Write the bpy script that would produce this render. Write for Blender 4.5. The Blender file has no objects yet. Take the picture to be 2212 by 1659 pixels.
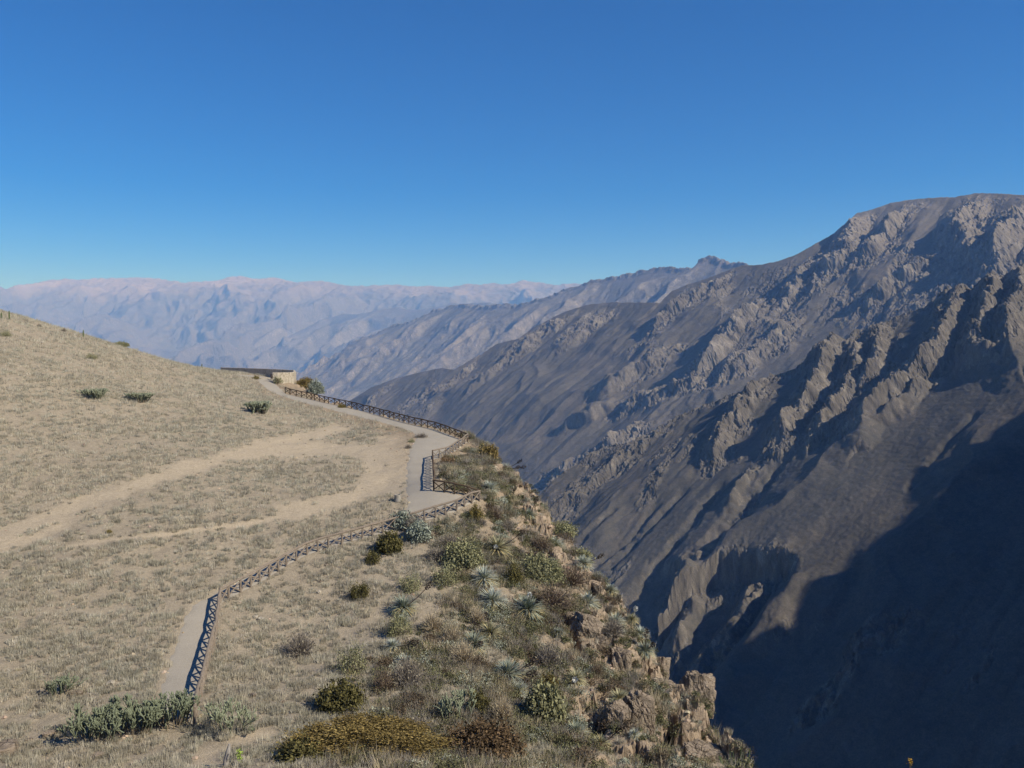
import bpy, math, random
import numpy as np
from mathutils import Vector, Matrix, Quaternion

RNG = np.random.RandomState(7)
random.seed(7)
scene = bpy.context.scene
COL = scene.collection
R = math.radians

# ------------------------------------------------------------------ camera geometry
F, CU, CV = 1840.0, 1106.0, 829.5          # focal length and centre on a 2212 px wide frame
PITCH = math.atan((CV - 735.0) / F)
CP, SP = math.cos(PITCH), math.sin(PITCH)

def ray(u, v):
    """direction through a photo point, scaled so that y == 1"""
    a = (u - CU) / F
    b = -(v - CV) / F
    y = CP + b * SP
    z = -SP + b * CP
    return a / y, 1.0, z / y

def P(u, v, Y):
    r = ray(u, v)
    return (r[0] * Y, Y, r[2] * Y)

# ------------------------------------------------------------------ sun
SUN_AZ, SUN_EL = R(25), R(39)
SUN = np.array([math.cos(SUN_AZ) * math.cos(SUN_EL), -math.sin(SUN_AZ) * math.cos(SUN_EL), math.sin(SUN_EL)])

# ------------------------------------------------------------------ noise
def _hash(ix, iy, seed):
    h = (ix.astype(np.int64) * 374761393 + iy.astype(np.int64) * 668265263 + seed * 974711) & 0x7FFFFFFF
    h = ((h ^ (h >> 13)) * 1274126177) & 0x7FFFFFFF
    h = ((h ^ (h >> 16)) * 974634777) & 0x7FFFFFFF
    return (h & 0xFFFFF) / float(0x100000)

def perlin(x, y, seed=0):
    xi = np.floor(x); yi = np.floor(y)
    fx = x - xi; fy = y - yi
    xi = xi.astype(np.int64); yi = yi.astype(np.int64)
    ux = fx * fx * fx * (fx * (fx * 6 - 15) + 10)
    uy = fy * fy * fy * (fy * (fy * 6 - 15) + 10)
    def g(ax, ay, dx, dy):
        a = _hash(ax, ay, seed) * 2 * math.pi
        return np.cos(a) * dx + np.sin(a) * dy
    n00 = g(xi, yi, fx, fy); n10 = g(xi + 1, yi, fx - 1, fy)
    n01 = g(xi, yi + 1, fx, fy - 1); n11 = g(xi + 1, yi + 1, fx - 1, fy - 1)
    return 1.5 * ((n00 * (1 - ux) + n10 * ux) * (1 - uy) + (n01 * (1 - ux) + n11 * ux) * uy)

def fbm(x, y, octv=5, seed=0, gain=0.5, lac=2.03):
    s = 0; a = 1; f = 1
    for i in range(octv):
        s = s + a * perlin(x * f + 17.3 * i, y * f - 9.1 * i, seed + i)
        a *= gain; f *= lac
    return s

def ridged(x, y, octv=5, seed=0, gain=0.5, lac=2.07):
    s = 0; a = 1; f = 1; w = 1
    for i in range(octv):
        n = 1 - np.abs(perlin(x * f + 7.7 * i, y * f + 3.1 * i, seed + i)) * 1.3
        n = np.clip(n, 0, 1) ** 2
        s = s + a * n * w
        w = np.clip(n * 1.6, 0, 1)
        a *= gain; f *= lac
    return s

def cells(x, y, seed=0):
    """cellular noise: (distance F1, F2, random value of the cell)"""
    xi = np.floor(x).astype(np.int64); yi = np.floor(y).astype(np.int64)
    f1 = np.full(x.shape, 9.0); f2 = np.full(x.shape, 9.0); val = np.zeros(x.shape)
    for dx in (-1, 0, 1):
        for dy in (-1, 0, 1):
            cx = xi + dx; cy = yi + dy
            px = cx + _hash(cx, cy, seed); py = cy + _hash(cx, cy, seed + 31)
            d = np.hypot(px - x, py - y)
            near = d < f1
            f2 = np.where(near, f1, np.minimum(f2, d))
            val = np.where(near, _hash(cx, cy, seed + 77), val)
            f1 = np.where(near, d, f1)
    return f1, f2, val

def sstep(a, b, x):
    t = np.clip((x - a) / (b - a), 0, 1)
    return t * t * (3 - 2 * t)

def seg_dist(x, y, pts):
    """distance to a polyline, plus signed side (positive to the left of travel) and 0..1 position along it"""
    best = np.full(np.shape(x), 1e12); side = np.zeros(np.shape(x)); pos = np.zeros(np.shape(x))
    n = len(pts) - 1
    for i in range(n):
        ax, ay = pts[i][:2]; bx, by = pts[i + 1][:2]
        dx, dy = bx - ax, by - ay
        L2 = dx * dx + dy * dy + 1e-9
        t = np.clip(((x - ax) * dx + (y - ay) * dy) / L2, 0, 1)
        ex = x - ax - t * dx; ey = y - ay - t * dy
        d = np.hypot(ex, ey)
        m = d < best
        best = np.where(m, d, best)
        side = np.where(m, np.sign(dx * ey - dy * ex), side)
        pos = np.where(m, (i + t) / n, pos)
    return best, side, pos

# ------------------------------------------------------------------ mesh helpers
def link(o, parent=None):
    COL.objects.link(o)
    if parent is not None:
        o.parent = parent
    return o

def mesh_np(name, V, Fc, col=None, smooth=True, attr2=None):
    """mesh from arrays; Fc is (n,3) or (n,4), or a list of both"""
    me = bpy.data.meshes.new(name)
    V = np.asarray(V, dtype=np.float32)
    Fl = Fc if isinstance(Fc, list) and isinstance(Fc[0], np.ndarray) else [Fc]
    Fl = [np.asarray(f, dtype=np.int32) for f in Fl if len(f)]
    nl = sum(f.size for f in Fl); nf = sum(len(f) for f in Fl)
    me.vertices.add(len(V)); me.vertices.foreach_set('co', V.ravel())
    me.loops.add(nl); me.loops.foreach_set('vertex_index', np.concatenate([f.ravel() for f in Fl]))
    tot = np.concatenate([np.full(len(f), f.shape[1], dtype=np.int32) for f in Fl])
    start = np.concatenate([[0], np.cumsum(tot)[:-1]]).astype(np.int32)
    me.polygons.add(nf)
    me.polygons.foreach_set('loop_start', start)
    me.polygons.foreach_set('use_smooth', np.full(nf, smooth, dtype=bool))
    if col is not None:
        c = np.ones((len(V), 4), dtype=np.float32); c[:, :3] = col
        a = me.color_attributes.new('Col', 'FLOAT_COLOR', 'POINT')
        a.data.foreach_set('color', c.ravel())
    me.update(calc_edges=True)
    me.validate()
    return me

def obj(name, me, m, parent=None):
    o = bpy.data.objects.new(name, me)
    if m is not None and len(me.materials) == 0:
        me.materials.append(m)
    return link(o, parent)

def tag(o, label=None, cat=None, group=None, kind=None):
    if label: o['label'] = label
    if cat: o['category'] = cat
    if group: o['group'] = group
    if kind: o['kind'] = kind
    return o

def empty(name, loc, rz=0.0, scale=1.0):
    o = bpy.data.objects.new(name, None)
    o.empty_display_size = 0.3
    o.location = loc; o.rotation_euler = (0, 0, rz); o.scale = (scale,) * 3
    return link(o)

def grid_faces(nr, nc):
    i = np.arange(nr * nc).reshape(nr, nc)
    return np.stack([i[:-1, :-1], i[:-1, 1:], i[1:, 1:], i[1:, :-1]], -1).reshape(-1, 4)

class Acc:
    """collects pieces of one mesh"""
    def __init__(s): s.V = []; s.T = []; s.Q = []; s.C = []; s.n = 0
    def add(s, V, Fc, col=(1, 1, 1)):
        V = np.asarray(V, float).reshape(-1, 3)
        c = np.broadcast_to(np.asarray(col, float), (len(V), 3))
        s.V.append(V); s.C.append(c)
        Fc = np.asarray(Fc, int)
        (s.Q if Fc.shape[1] == 4 else s.T).append(Fc + s.n)
        s.n += len(V)
    def mesh(s, name, smooth=False):
        fl = []
        if s.T: fl.append(np.concatenate(s.T))
        if s.Q: fl.append(np.concatenate(s.Q))
        return mesh_np(name, np.concatenate(s.V), fl, np.concatenate(s.C), smooth)

def tube(pts, rad, sides=6, cap=True):
    """tube through points; returns verts, quads"""
    pts = np.asarray(pts, float); n = len(pts)
    rad = np.broadcast_to(np.asarray(rad, float), (n,))
    d = np.gradient(pts, axis=0)
    d /= np.linalg.norm(d, axis=1)[:, None] + 1e-9
    ref = np.array([0.31, 0.2, 0.93]) if abs(d[0][2]) < 0.9 else np.array([1.0, 0.1, 0])
    a = np.cross(d, ref); a /= np.linalg.norm(a, axis=1)[:, None] + 1e-9
    b = np.cross(d, a)
    th = np.linspace(0, 2 * math.pi, sides, endpoint=False)
    V = pts[:, None] + rad[:, None, None] * (np.cos(th)[None, :, None] * a[:, None] + np.sin(th)[None, :, None] * b[:, None])
    V = V.reshape(-1, 3)
    q = []
    for i in range(n - 1):
        for k in range(sides):
            k2 = (k + 1) % sides
            q.append((i * sides + k, i * sides + k2, (i + 1) * sides + k2, (i + 1) * sides + k))
    if cap:
        V = np.vstack([V, pts[0], pts[-1]])
        m = n * sides
        for k in range(sides):
            k2 = (k + 1) % sides
            q.append((m, k2, k, k)) ; q.append((m + 1, (n - 1) * sides + k, (n - 1) * sides + k2, (n - 1) * sides + k2))
    return V, q

def add_tube(acc, pts, rad, col=(1, 1, 1), sides=6):
    V, q = tube(pts, rad, sides, cap=False)
    n = len(pts)
    acc.add(V, q, col)
    # end caps as triangle fans
    for row, flip in ((0, True), (n - 1, False)):
        ring = V[row * sides:(row + 1) * sides]
        c = ring.mean(0)
        t = [(sides, k if not flip else (k + 1) % sides, (k + 1) % sides if not flip else k) for k in range(sides)]
        acc.add(np.vstack([ring, c]), t, col)

# ------------------------------------------------------------------ materials
def new_mat(name):
    m = bpy.data.materials.new(name); m.use_nodes = True
    nt = m.node_tree; nt.nodes.clear()
    out = nt.nodes.new('ShaderNodeOutputMaterial')
    bs = nt.nodes.new('ShaderNodeBsdfPrincipled')
    bs.inputs['Roughness'].default_value = 0.95
    bs.inputs['Specular IOR Level'].default_value = 0.15
    nt.links.new(bs.outputs[0], out.inputs[0])
    return m, nt, bs

def N(nt, t, **kw):
    n = nt.nodes.new(t)
    for k, v in kw.items(): setattr(n, k, v)
    return n

def coords(nt, scale=(1, 1, 1), rot=(0, 0, 0), obj_space=False):
    tc = N(nt, 'ShaderNodeTexCoord') if obj_space else N(nt, 'ShaderNodeNewGeometry')
    mp = N(nt, 'ShaderNodeMapping')
    mp.inputs['Scale'].default_value = scale; mp.inputs['Rotation'].default_value = rot
    nt.links.new(tc.outputs['Object' if obj_space else 'Position'], mp.inputs['Vector'])
    return mp.outputs[0]

def noise(nt, vec, scale, detail=6, rough=0.55, dist=0.0):
    n = N(nt, 'ShaderNodeTexNoise')
    n.inputs['Scale'].default_value = scale; n.inputs['Detail'].default_value = detail
    n.inputs['Roughness'].default_value = rough; n.inputs['Distortion'].default_value = dist
    nt.links.new(vec, n.inputs['Vector'])
    return n.outputs['Fac']

def ramp(nt, fac, stops):
    r = N(nt, 'ShaderNodeValToRGB')
    e = r.color_ramp.elements
    while len(e) < len(stops): e.new(0.5)
    for i, (p, c) in enumerate(stops):
        e[i].position = p
        e[i].color = (*c, 1) if len(c) == 3 else c
    nt.links.new(fac, r.inputs[0])
    return r.outputs[0]

def mixc(nt, fac, a, b, blend='MIX'):
    m = N(nt, 'ShaderNodeMix', data_type='RGBA', blend_type=blend)
    for sock, v in ((m.inputs[0], fac), (m.inputs[6], a), (m.inputs[7], b)):
        if isinstance(v, (int, float)): sock.default_value = v
        elif isinstance(v, tuple): sock.default_value = (*v, 1)
        else: nt.links.new(v, sock)
    return m.outputs[2]

def bump(nt, bs, h, strength, dist):
    b = N(nt, 'ShaderNodeBump')
    b.inputs['Strength'].default_value = strength; b.inputs['Distance'].default_value = dist
    nt.links.new(h, b.inputs['Height'])
    nt.links.new(b.outputs[0], bs.inputs['Normal'])
    return b

def vcol(nt, out='Color'):
    a = N(nt, 'ShaderNodeVertexColor'); a.layer_name = 'Col'
    return a.outputs[out]

def mat_plant(name, rough=0.8, gain=1.0):
    """colour comes from the mesh's own leaf colours, mottled a little"""
    m, nt, bs = new_mat(name)
    bs.inputs['Roughness'].default_value = rough
    f = noise(nt, coords(nt), 6.0, 3)
    k = ramp(nt, f, [(0.3, (0.8 * gain,) * 3), (0.7, (1.15 * gain,) * 3)])
    c = mixc(nt, 1.0, vcol(nt), k, 'MULTIPLY')
    nt.links.new(c, bs.inputs['Base Color'])
    return m

def mat_wood(name, c0, c1):
    m, nt, bs = new_mat(name)
    v = coords(nt, (14, 14, 3))
    f = noise(nt, v, 1.0, 6, 0.65, 0.6)
    nt.links.new(ramp(nt, f, [(0.3, c0), (0.7, c1)]), bs.inputs['Base Color'])
    bump(nt, bs, f, 0.5, 0.01)
    return m

def fissures(nt, vec, scale):
    """network of cracks: 0 in a crack, 1 on the open face"""
    wn = N(nt, 'ShaderNodeTexNoise'); wn.inputs['Scale'].default_value = scale * 1.7; wn.inputs['Detail'].default_value = 4
    nt.links.new(vec, wn.inputs['Vector'])
    mv = mixc(nt, 0.22, vec, wn.outputs['Color'], 'ADD')
    vo = N(nt, 'ShaderNodeTexVoronoi', feature='DISTANCE_TO_EDGE'); vo.inputs['Scale'].default_value = scale
    nt.links.new(mv, vo.inputs['Vector'])
    return ramp(nt, vo.outputs['Distance'], [(0.0, (0, 0, 0)), (0.035, (1, 1, 1))])

def mat_rock(name, stops, sc=1.2, bdist=0.12):
    m, nt, bs = new_mat(name)
    v = coords(nt)
    a = noise(nt, v, sc, 10, 0.62, 0.4)
    b = noise(nt, coords(nt, (1, 1, 3.2)), sc * 3.5, 8, 0.7)
    c = ramp(nt, a, stops)
    k = ramp(nt, b, [(0.3, (0.62, 0.6, 0.58)), (0.55, (1, 1, 1)), (0.8, (1.2, 1.17, 1.1))])
    c = mixc(nt, 1.0, c, k, 'MULTIPLY')
    fi = fissures(nt, coords(nt, (1, 1, 0.45)), sc * 0.9)
    c = mixc(nt, 1.0, c, ramp(nt, fi, [(0, (0.42, 0.38, 0.34)), (1, (1, 1, 1))]), 'MULTIPLY')
    nt.links.new(c, bs.inputs['Base Color'])
    bump(nt, bs, mixc(nt, 1.0, b, fi, 'MULTIPLY'), 1.0, bdist * 1.6)
    return m

def mat_mountain(name, rock, talus, pale, top=None, zs=(0, 1), sc=0.004, bd=14, slope=(0.5, 0.8), streak=0.03):
    """bare rock on the crags (marked in the mesh) and where it is steep, talus elsewhere, patches of scree"""
    m, nt, bs = new_mat(name)
    v = coords(nt)
    g = N(nt, 'ShaderNodeNewGeometry')
    sx = N(nt, 'ShaderNodeSeparateXYZ'); nt.links.new(g.outputs['True Normal'], sx.inputs[0])
    sc3 = N(nt, 'ShaderNodeSeparateColor'); nt.links.new(vcol(nt), sc3.inputs[0])
    a = noise(nt, v, sc, 10, 0.62, 0.3)
    b = noise(nt, v, sc * 14, 10, 0.75)
    up = noise(nt, coords(nt, (1, 1, 0.22)), streak, 8, 0.7, 0.5)
    mr = N(nt, 'ShaderNodeMapRange'); mr.inputs[1].default_value = slope[1]; mr.inputs[2].default_value = slope[0]
    nt.links.new(sx.outputs[2], mr.inputs[0])
    mx = N(nt, 'ShaderNodeMath', operation='MAXIMUM'); nt.links.new(mr.outputs[0], mx.inputs[0]); nt.links.new(sc3.outputs[0], mx.inputs[1])
    rk = ramp(nt, up, [(0.32, tuple(x * 0.5 for x in rock)), (0.46, rock), (0.57, tuple(x * 1.4 for x in rock)), (0.68, tuple(x * 2.2 for x in rock))])
    tl = ramp(nt, a, [(0.25, tuple(x * 0.75 for x in talus)), (0.5, talus), (0.75, (talus[0] * 1.3, talus[1] * 1.2, talus[2] * 1.15))])
    tl = mixc(nt, 1.0, tl, ramp(nt, b, [(0.35, (0.78, 0.80, 0.80)), (0.65, (1.2, 1.19, 1.17))]), 'MULTIPLY')
    c = mixc(nt, mx.outputs[0], tl, rk)
    pm = ramp(nt, noise(nt, coords(nt, (1, 1, 0.5)), sc * 2.6, 10, 0.66, 0.8), [(0.60, (0, 0, 0)), (0.72, (0.7, 0.7, 0.7))])
    c = mixc(nt, pm, c, pale)
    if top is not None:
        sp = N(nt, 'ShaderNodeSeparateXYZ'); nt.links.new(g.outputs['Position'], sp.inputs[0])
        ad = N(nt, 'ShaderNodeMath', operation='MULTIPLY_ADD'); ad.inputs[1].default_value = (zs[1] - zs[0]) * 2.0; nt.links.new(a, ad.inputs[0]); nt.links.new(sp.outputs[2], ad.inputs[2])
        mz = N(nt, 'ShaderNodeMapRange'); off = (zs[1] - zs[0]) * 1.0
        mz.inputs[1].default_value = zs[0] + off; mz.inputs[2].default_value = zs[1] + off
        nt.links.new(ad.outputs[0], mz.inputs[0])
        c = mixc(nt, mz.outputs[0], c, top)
    fine = ramp(nt, noise(nt, v, sc * 60, 5, 0.8), [(0.35, (0.72, 0.72, 0.72)), (0.5, (1, 1, 1)), (0.65, (1.3, 1.3, 1.28))])
    c = mixc(nt, 1.0, c, fine, 'MULTIPLY')
    nt.links.new(c, bs.inputs['Base Color'])
    h = mixc(nt, 0.5, b, up)
    bump(nt, bs, h, 0.9, bd)
    return m

# ------------------------------------------------------------------ near terrain: heights
CTRL_PX = [
    # plateau below the camera and along the near fence
    (0, 1640, 46), (200, 1640, 45.5), (400, 1640, 45), (620, 1640, 44), (850, 1640, 44),
    (0, 1540, 51), (300, 1530, 51.5), (500, 1540, 51), (800, 1530, 51.5),
    (0, 1400, 59), (250, 1400, 60), (450, 1400, 61), (700, 1400, 63),
    (0, 1290, 67), (250, 1290, 68), (475, 1307, 68), (700, 1290, 71),
    (0, 1200, 74), (250, 1190, 75), (500, 1200, 77), (740, 1165, 81), (880, 1125, 86),
    # the hill on the left
    (0, 1100, 83), (0, 1000, 93), (0, 900, 104), (0, 800, 118), (0, 740, 131), (0, 686, 148),
    (-150, 900, 100), (-150, 740, 126), (-150, 640, 150),
    (120, 712, 156), (250, 1100, 84), (250, 1000, 96), (250, 900, 112), (250, 820, 130), (250, 746, 165),
    (450, 1090, 87), (450, 1000, 99), (450, 900, 121), (450, 835, 150), (430, 796, 182),
    (600, 1000, 103), (600, 920, 125), (600, 870, 146), (560, 830, 170), (540, 808, 192), (470, 803, 196),
    (700, 1060, 93), (750, 960, 117), (850, 1050, 96), (850, 950, 120), (750, 905, 137),
    # the gravel path and fences
    (1030, 1078, 90), (938, 1060, 91), (938, 1000, 105), (900, 960, 116), (993, 948, 122),
    (877, 914, 135), (765, 883, 149), (690, 866, 158), (616, 849, 166), (588, 822, 182),
    # the slope beyond the fences, down to the rim of the canyon
    (1000, 1640, 45), (1150, 1640, 47), (1300, 1640, 50), (1450, 1640, 53), (1610, 1659, 56),
    (1000, 1500, 54.5), (1150, 1500, 57.5), (1300, 1500, 62), (1440, 1470, 72), (1530, 1540, 66),
    (900, 1400, 61.5), (1100, 1380, 66.5), (1250, 1350, 73), (1400, 1375, 77),
    (880, 1250, 74), (1050, 1230, 78), (1200, 1240, 83), (1310, 1272, 83.5),
    (1060, 1120, 89), (1150, 1130, 93), (1232, 1152, 94),
    (1090, 1060, 97), (1145, 1065, 101), (1010, 1010, 103), (1085, 1003, 112), (1062, 968, 120),
]
CTRL_XYZ = [(-20, 32, -17.9), (0, 32, -17.8), (17, 30, -17.2), (-12, 20, -12.3), (10, 20, -12.3), (0, 8, -6), (0, -4, -2), (-20, -4, -2),
            (20, -4, -3), (-40, 20, -13), (0, -40, 3), (-60, -10, 0), (-45, 34, -18.5),
            (-130, 200, 2), (-100, 215, -8), (-70, 235, -14), (-150, 240, -6), (-120, 270, -22), (-56, 215, -12), (-180, 150, 10), (-120, 60, -14), (-200, 40, 0)]
cp = np.array([P(*c) for c in CTRL_PX] + CTRL_XYZ, float)
def _tps_fit(p, lam=2.0):
    d = np.hypot(p[:, None, 0] - p[None, :, 0], p[:, None, 1] - p[None, :, 1])
    K = np.where(d > 0, d * d * np.log(np.maximum(d, 1e-9)), 0) + lam * np.eye(len(p))
    Pm = np.c_[np.ones(len(p)), p[:, :2]]
    A = np.block([[K, Pm], [Pm.T, np.zeros((3, 3))]])
    return np.linalg.solve(A, np.r_[p[:, 2], 0, 0, 0])
TW = _tps_fit(cp)
def tps(x, y):
    x = np.asarray(x, float); y = np.asarray(y, float)
    z = TW[-3] + TW[-2] * x + TW[-1] * y
    for i in range(len(cp)):
        d2 = (x - cp[i, 0]) ** 2 + (y - cp[i, 1]) ** 2
        z = z + TW[i] * 0.5 * d2 * np.log(np.maximum(d2, 1e-9))
    return z

RIM = [(22, -60), (20, 0), (18.5, 30)] + [P(*c)[:2] for c in
      [(1612, 1659, 56), (1545, 1560, 65), (1440, 1462, 72.5), (1405, 1375, 77), (1350, 1310, 80), (1312, 1270, 84), (1272, 1200, 89), (1234, 1152, 94),
       (1185, 1105, 98), (1145, 1062, 102), (1105, 1020, 109), (1085, 1000, 113), (1064, 965, 121)]] + \
      [(-6.8, 126), (-10.2, 131), (-15.6, 137), (-19.0, 141), (-23.6, 146), (-31.6, 156), (-36.5, 164), (-39.5, 172), (-44, 182), (-46, 192), (-50, 205), (-62, 232), (-90, 262), (-140, 300), (-260, 380)]
rim_y = np.array([p[1] for p in RIM]); rim_x = np.array([p[0] for p in RIM])
def rim_s(x, y):
    xr = np.interp(y, rim_y, rim_x) + 0.7 * perlin(np.asarray(y) / 5.0, np.asarray(y) * 0 + 3.3, 5) + 0.35 * perlin(np.asarray(y) / 1.7, np.asarray(y) * 0 + 8.3, 6)
    return (x - xr) * 0.92

PATHS_READY = False
def H0(x, y):
    """smooth ground height"""
    s = rim_s(x, y)
    z = tps(x, y)
    d = np.clip(s, 0, None)
    z = z - 3.0 * d - 0.5 * np.clip(s + 1.5, 0, 1.5) ** 2 * 0.4
    # behind the hill the land falls away
    return z

def rockmask(x, y):
    s = rim_s(x, y)
    m = sstep(-9, -1.5, s + 2.5 * fbm(x / 6, y / 6, 3, 40))
    m = m * sstep(112, 96, y) + sstep(-3.0, 0.5, s) * sstep(96, 112, y)
    near = sstep(-16, -7, s + 3 * fbm(x / 5, y / 5, 3, 44)) * sstep(76, 58, y)
    return np.clip(np.maximum(m, near * 0.9), 0, 1)

def Hn(x, y, pmask=0):
    """ground height with its bumps, ledges and rock steps"""
    z = H0(x, y)
    s = rim_s(x, y)
    rm = rockmask(x, y)
    soft = sstep(-14, -5, s) * (1 - pmask)
    z = z + 0.10 * fbm(x / 3.0, y / 3.0, 4, 11) * (1 - pmask)
    z = z + soft * (0.55 * fbm(x / 5.0, y / 5.0, 4, 12))
    # blocky rock: stepped cells stretched down the slope
    wx = x + 0.8 * fbm(x / 3, y / 3, 3, 21); wy = y + 0.8 * fbm(x / 3 + 9, y / 3, 3, 22)
    f1, f2, v = cells(wx / 2.6, wy / 4.2, 3)
    g1, g2, v2 = cells(wx / 1.1 + 5, wy / 1.6, 9)
    blk = (v - 0.5) * 2.2 - 1.1 * np.exp(-((f2 - f1) / 0.07) ** 2) + (v2 - 0.5) * 0.7 - 0.35 * np.exp(-((g2 - g1) / 0.08) ** 2)
    near = sstep(80, 60, y)
    z = z + rm * blk * (0.40 + 0.55 * near)
    z = z + rm * 0.30 * ridged(x / 2.2, y / 2.2, 5, 30)
    # bedding ledges
    st = 1.15; u_ = z / st + 0.5 * fbm(x / 7, y / 7, 3, 33); fr = u_ - np.floor(u_)
    z = z + rm * 0.75 * st * (sstep(0.55, 0.95, fr) - fr)
    return z

def ground_at(u, v, dz=0.0):
    """the point where the sight line meets the ground (raised by dz)"""
    rx, _, rz = ray(u, v)
    Y = np.concatenate([np.arange(30, 120, 0.2), np.arange(120, 260, 0.4)])
    h = H0(rx * Y, Y) + dz
    hit = np.nonzero(rz * Y <= h)[0]
    if len(hit) == 0:                     # grazes a crest: take the closest point of the ground
        i = int(np.argmin((rz * Y - h)[Y < 215]))
        return np.array([rx * Y[i], Y[i], float(H0(rx * Y[i], Y[i]))])
    i = hit[0]
    if i == 0: Yh = Y[0]
    else:
        f0 = rz * Y[i - 1] - h[i - 1]; f1 = rz * Y[i] - h[i]
        Yh = Y[i - 1] + (Y[i] - Y[i - 1]) * f0 / (f0 - f1 + 1e-12)
    return np.array([rx * Yh, Yh, float(H0(rx * Yh, Yh))])

# ------------------------------------------------------------------ fence lines (their posts stand on the ground)
def line_from_rail(px, h=1.1):
    return [ground_at(u, v, h) for u, v in px]
RAILS = {
    'near': [(475, 1273), (470, 1310), (466, 1343), (457.5, 1375), (449, 1404), (443, 1431), (434, 1466), (425, 1499), (420, 1530)],
    'diag': [(475, 1273), (487, 1266), (543, 1239), (615, 1198), (658, 1174), (687, 1165), (777, 1140), (878, 1111), (929, 1098), (980, 1084), (1035, 1060)],
    'vee': [(937, 1037.6), (970, 1043), (1003, 1049), (1035, 1060)],
    'walk': [(937, 1037.6), (937, 1010), (935.5, 990), (934, 973.6)],
    'link': [(934, 973.6), (966, 966.3), (985, 955), (1010, 938)],
    'far': [(1010, 938), (987, 929), (961, 919), (936, 911), (921.6, 908.5), (877, 898.3), (836, 887.5), (801, 877), (767, 868.6), (708, 858), (656, 846.6), (616, 837.3)],
}
FL = {k: line_from_rail(v) for k, v in RAILS.items()}
for k in FL:
    print('FENCE', k, [tuple(np.round(p, 1)) for p in (FL[k][0], FL[k][len(FL[k]) // 2], FL[k][-1])])

def offset_line(pts, d):
    pts = np.array([p[:2] for p in pts]); t = np.gradient(pts, axis=0)
    t /= np.linalg.norm(t, axis=1)[:, None] + 1e-9
    return pts + d * np.c_[-t[:, 1], t[:, 0]]

# ------------------------------------------------------------------ gravel path outline
def gp(u, v):
    return ground_at(u, v)[:2]
near = FL['near'][::-1]; diag = FL['diag']
right = [p[:2] for p in near] + [p[:2] for p in diag[1:]] + [FL['vee'][2][:2], FL['vee'][1][:2], FL['vee'][0][:2]] + \
        [p[:2] for p in FL['walk'][1:]] + [p[:2] for p in FL['link'][1:]] + [p[:2] for p in FL['far'][1:]] + [gp(604, 838), gp(592, 826), gp(586, 815)]
left = [gp(u, v) for u, v in [(500, 807.5), (520, 812), (552, 816), (562, 828), (580, 842), (608, 855), (650, 868), (700, 881), (760, 896), (820, 911), (862, 922), (893, 934), (899, 946), (890, 962), (884, 985),
         (881, 1010), (879, 1050), (880, 1090), (874, 1108)]]
dg = offset_line(diag, 1.6)
left += [tuple(dg[i]) for i in range(len(dg) - 3, 0, -1)]
left += [gp(u, v) for u, v in [(452, 1290), (418, 1305), (400, 1330), (388, 1365), (374, 1410), (360, 1450), (347, 1490), (338, 1530)]]
PATH_POLY = np.array([np.asarray(p) for p in right + left])

def in_poly(x, y, poly):
    inside = np.zeros(np.shape(x), bool)
    n = len(poly)
    for i in range(n):
        x0, y0 = poly[i]; x1, y1 = poly[(i + 1) % n]
        if y0 == y1: continue
        c = ((y0 > y) != (y1 > y)) & (x < (x1 - x0) * (y - y0) / (y1 - y0) + x0)
        inside ^= c
    return inside

def path_sd(x, y):
    """signed distance to the gravel path (negative inside)"""
    d, _, _ = seg_dist(x, y, np.vstack([PATH_POLY, PATH_POLY[:1]]))
    return np.where(in_poly(x, y, PATH_POLY), -d, d)

# bare sandy tracks worn into the grass: (points, half width in metres)
TRACKS = [([(0, 1160), (110, 1118), (200, 1082), (300, 1045), (400, 1012), (520, 985), (600, 975)], 1.7),
          ([(600, 972), (700, 968), (790, 972), (865, 985)], 4.6),
          ([(520, 985), (600, 958), (680, 938), (730, 925)], 2.4),
          ([(850, 945), (862, 975), (858, 1015), (840, 1060)], 2.2),
          ([(800, 990), (830, 1030), (790, 1065), (700, 1092), (640, 1105)], 2.0),
          ([(840, 1055), (760, 1078), (690, 1098), (600, 1118), (500, 1135), (300, 1160), (150, 1180)], 0.3),
          ([(0, 1182), (70, 1160), (130, 1140)], 1.0),
          ([(430, 1659), (470, 1625), (520, 1600), (560, 1590)], 0.9)]
TRACK_W = [([gp(u, min(v, 1650)) for u, v in pts], w) for pts, w in TRACKS]
def track_mask(x, y):
    m = np.zeros(np.shape(x))
    wob = 0.9 * fbm(x / 2.5, y / 2.5, 3, 61)
    for pts, w in TRACK_W:
        d, _, _ = seg_dist(x, y, pts)
        m = np.maximum(m, sstep(w * 1.5 + 0.3, w * 0.4, d + wob * 1.3 * min(1, w * 0.6)))
    return m

# ------------------------------------------------------------------ ground mesh
def axis(*segs):
    a = [np.arange(s, e, st) for s, e, st in segs]
    return np.concatenate(a)
gx = axis((-330, -115, 4), (-115, -60, 0.6), (-60, -9, 0.3), (-9, 20, 0.18), (20, 50, 1.0))
gy = axis((-60, 28, 3), (28, 44, 0.4), (44, 88, 0.2), (88, 135, 0.35), (135, 215, 0.6), (215, 420, 5))
GX, GY = np.meshgrid(gx, gy)
psd = np.full(GX.shape, 50.0)
sel = (GY > 40) & (GY < 215) & (GX > -75) & (GX < 5)
psd[sel] = path_sd(GX[sel], GY[sel])
pm = sstep(1.2, 0.0, psd)
GZ = Hn(GX, GY, pm)
GZ = GZ - 0.10 * sstep(0.25, -0.35, psd)
GZ = GZ - 0.05 * track_mask(GX, GY)
tm = track_mask(GX, GY)
rmk = rockmask(GX, GY)
soilm = sstep(-17, -6, rim_s(GX, GY))
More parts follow.
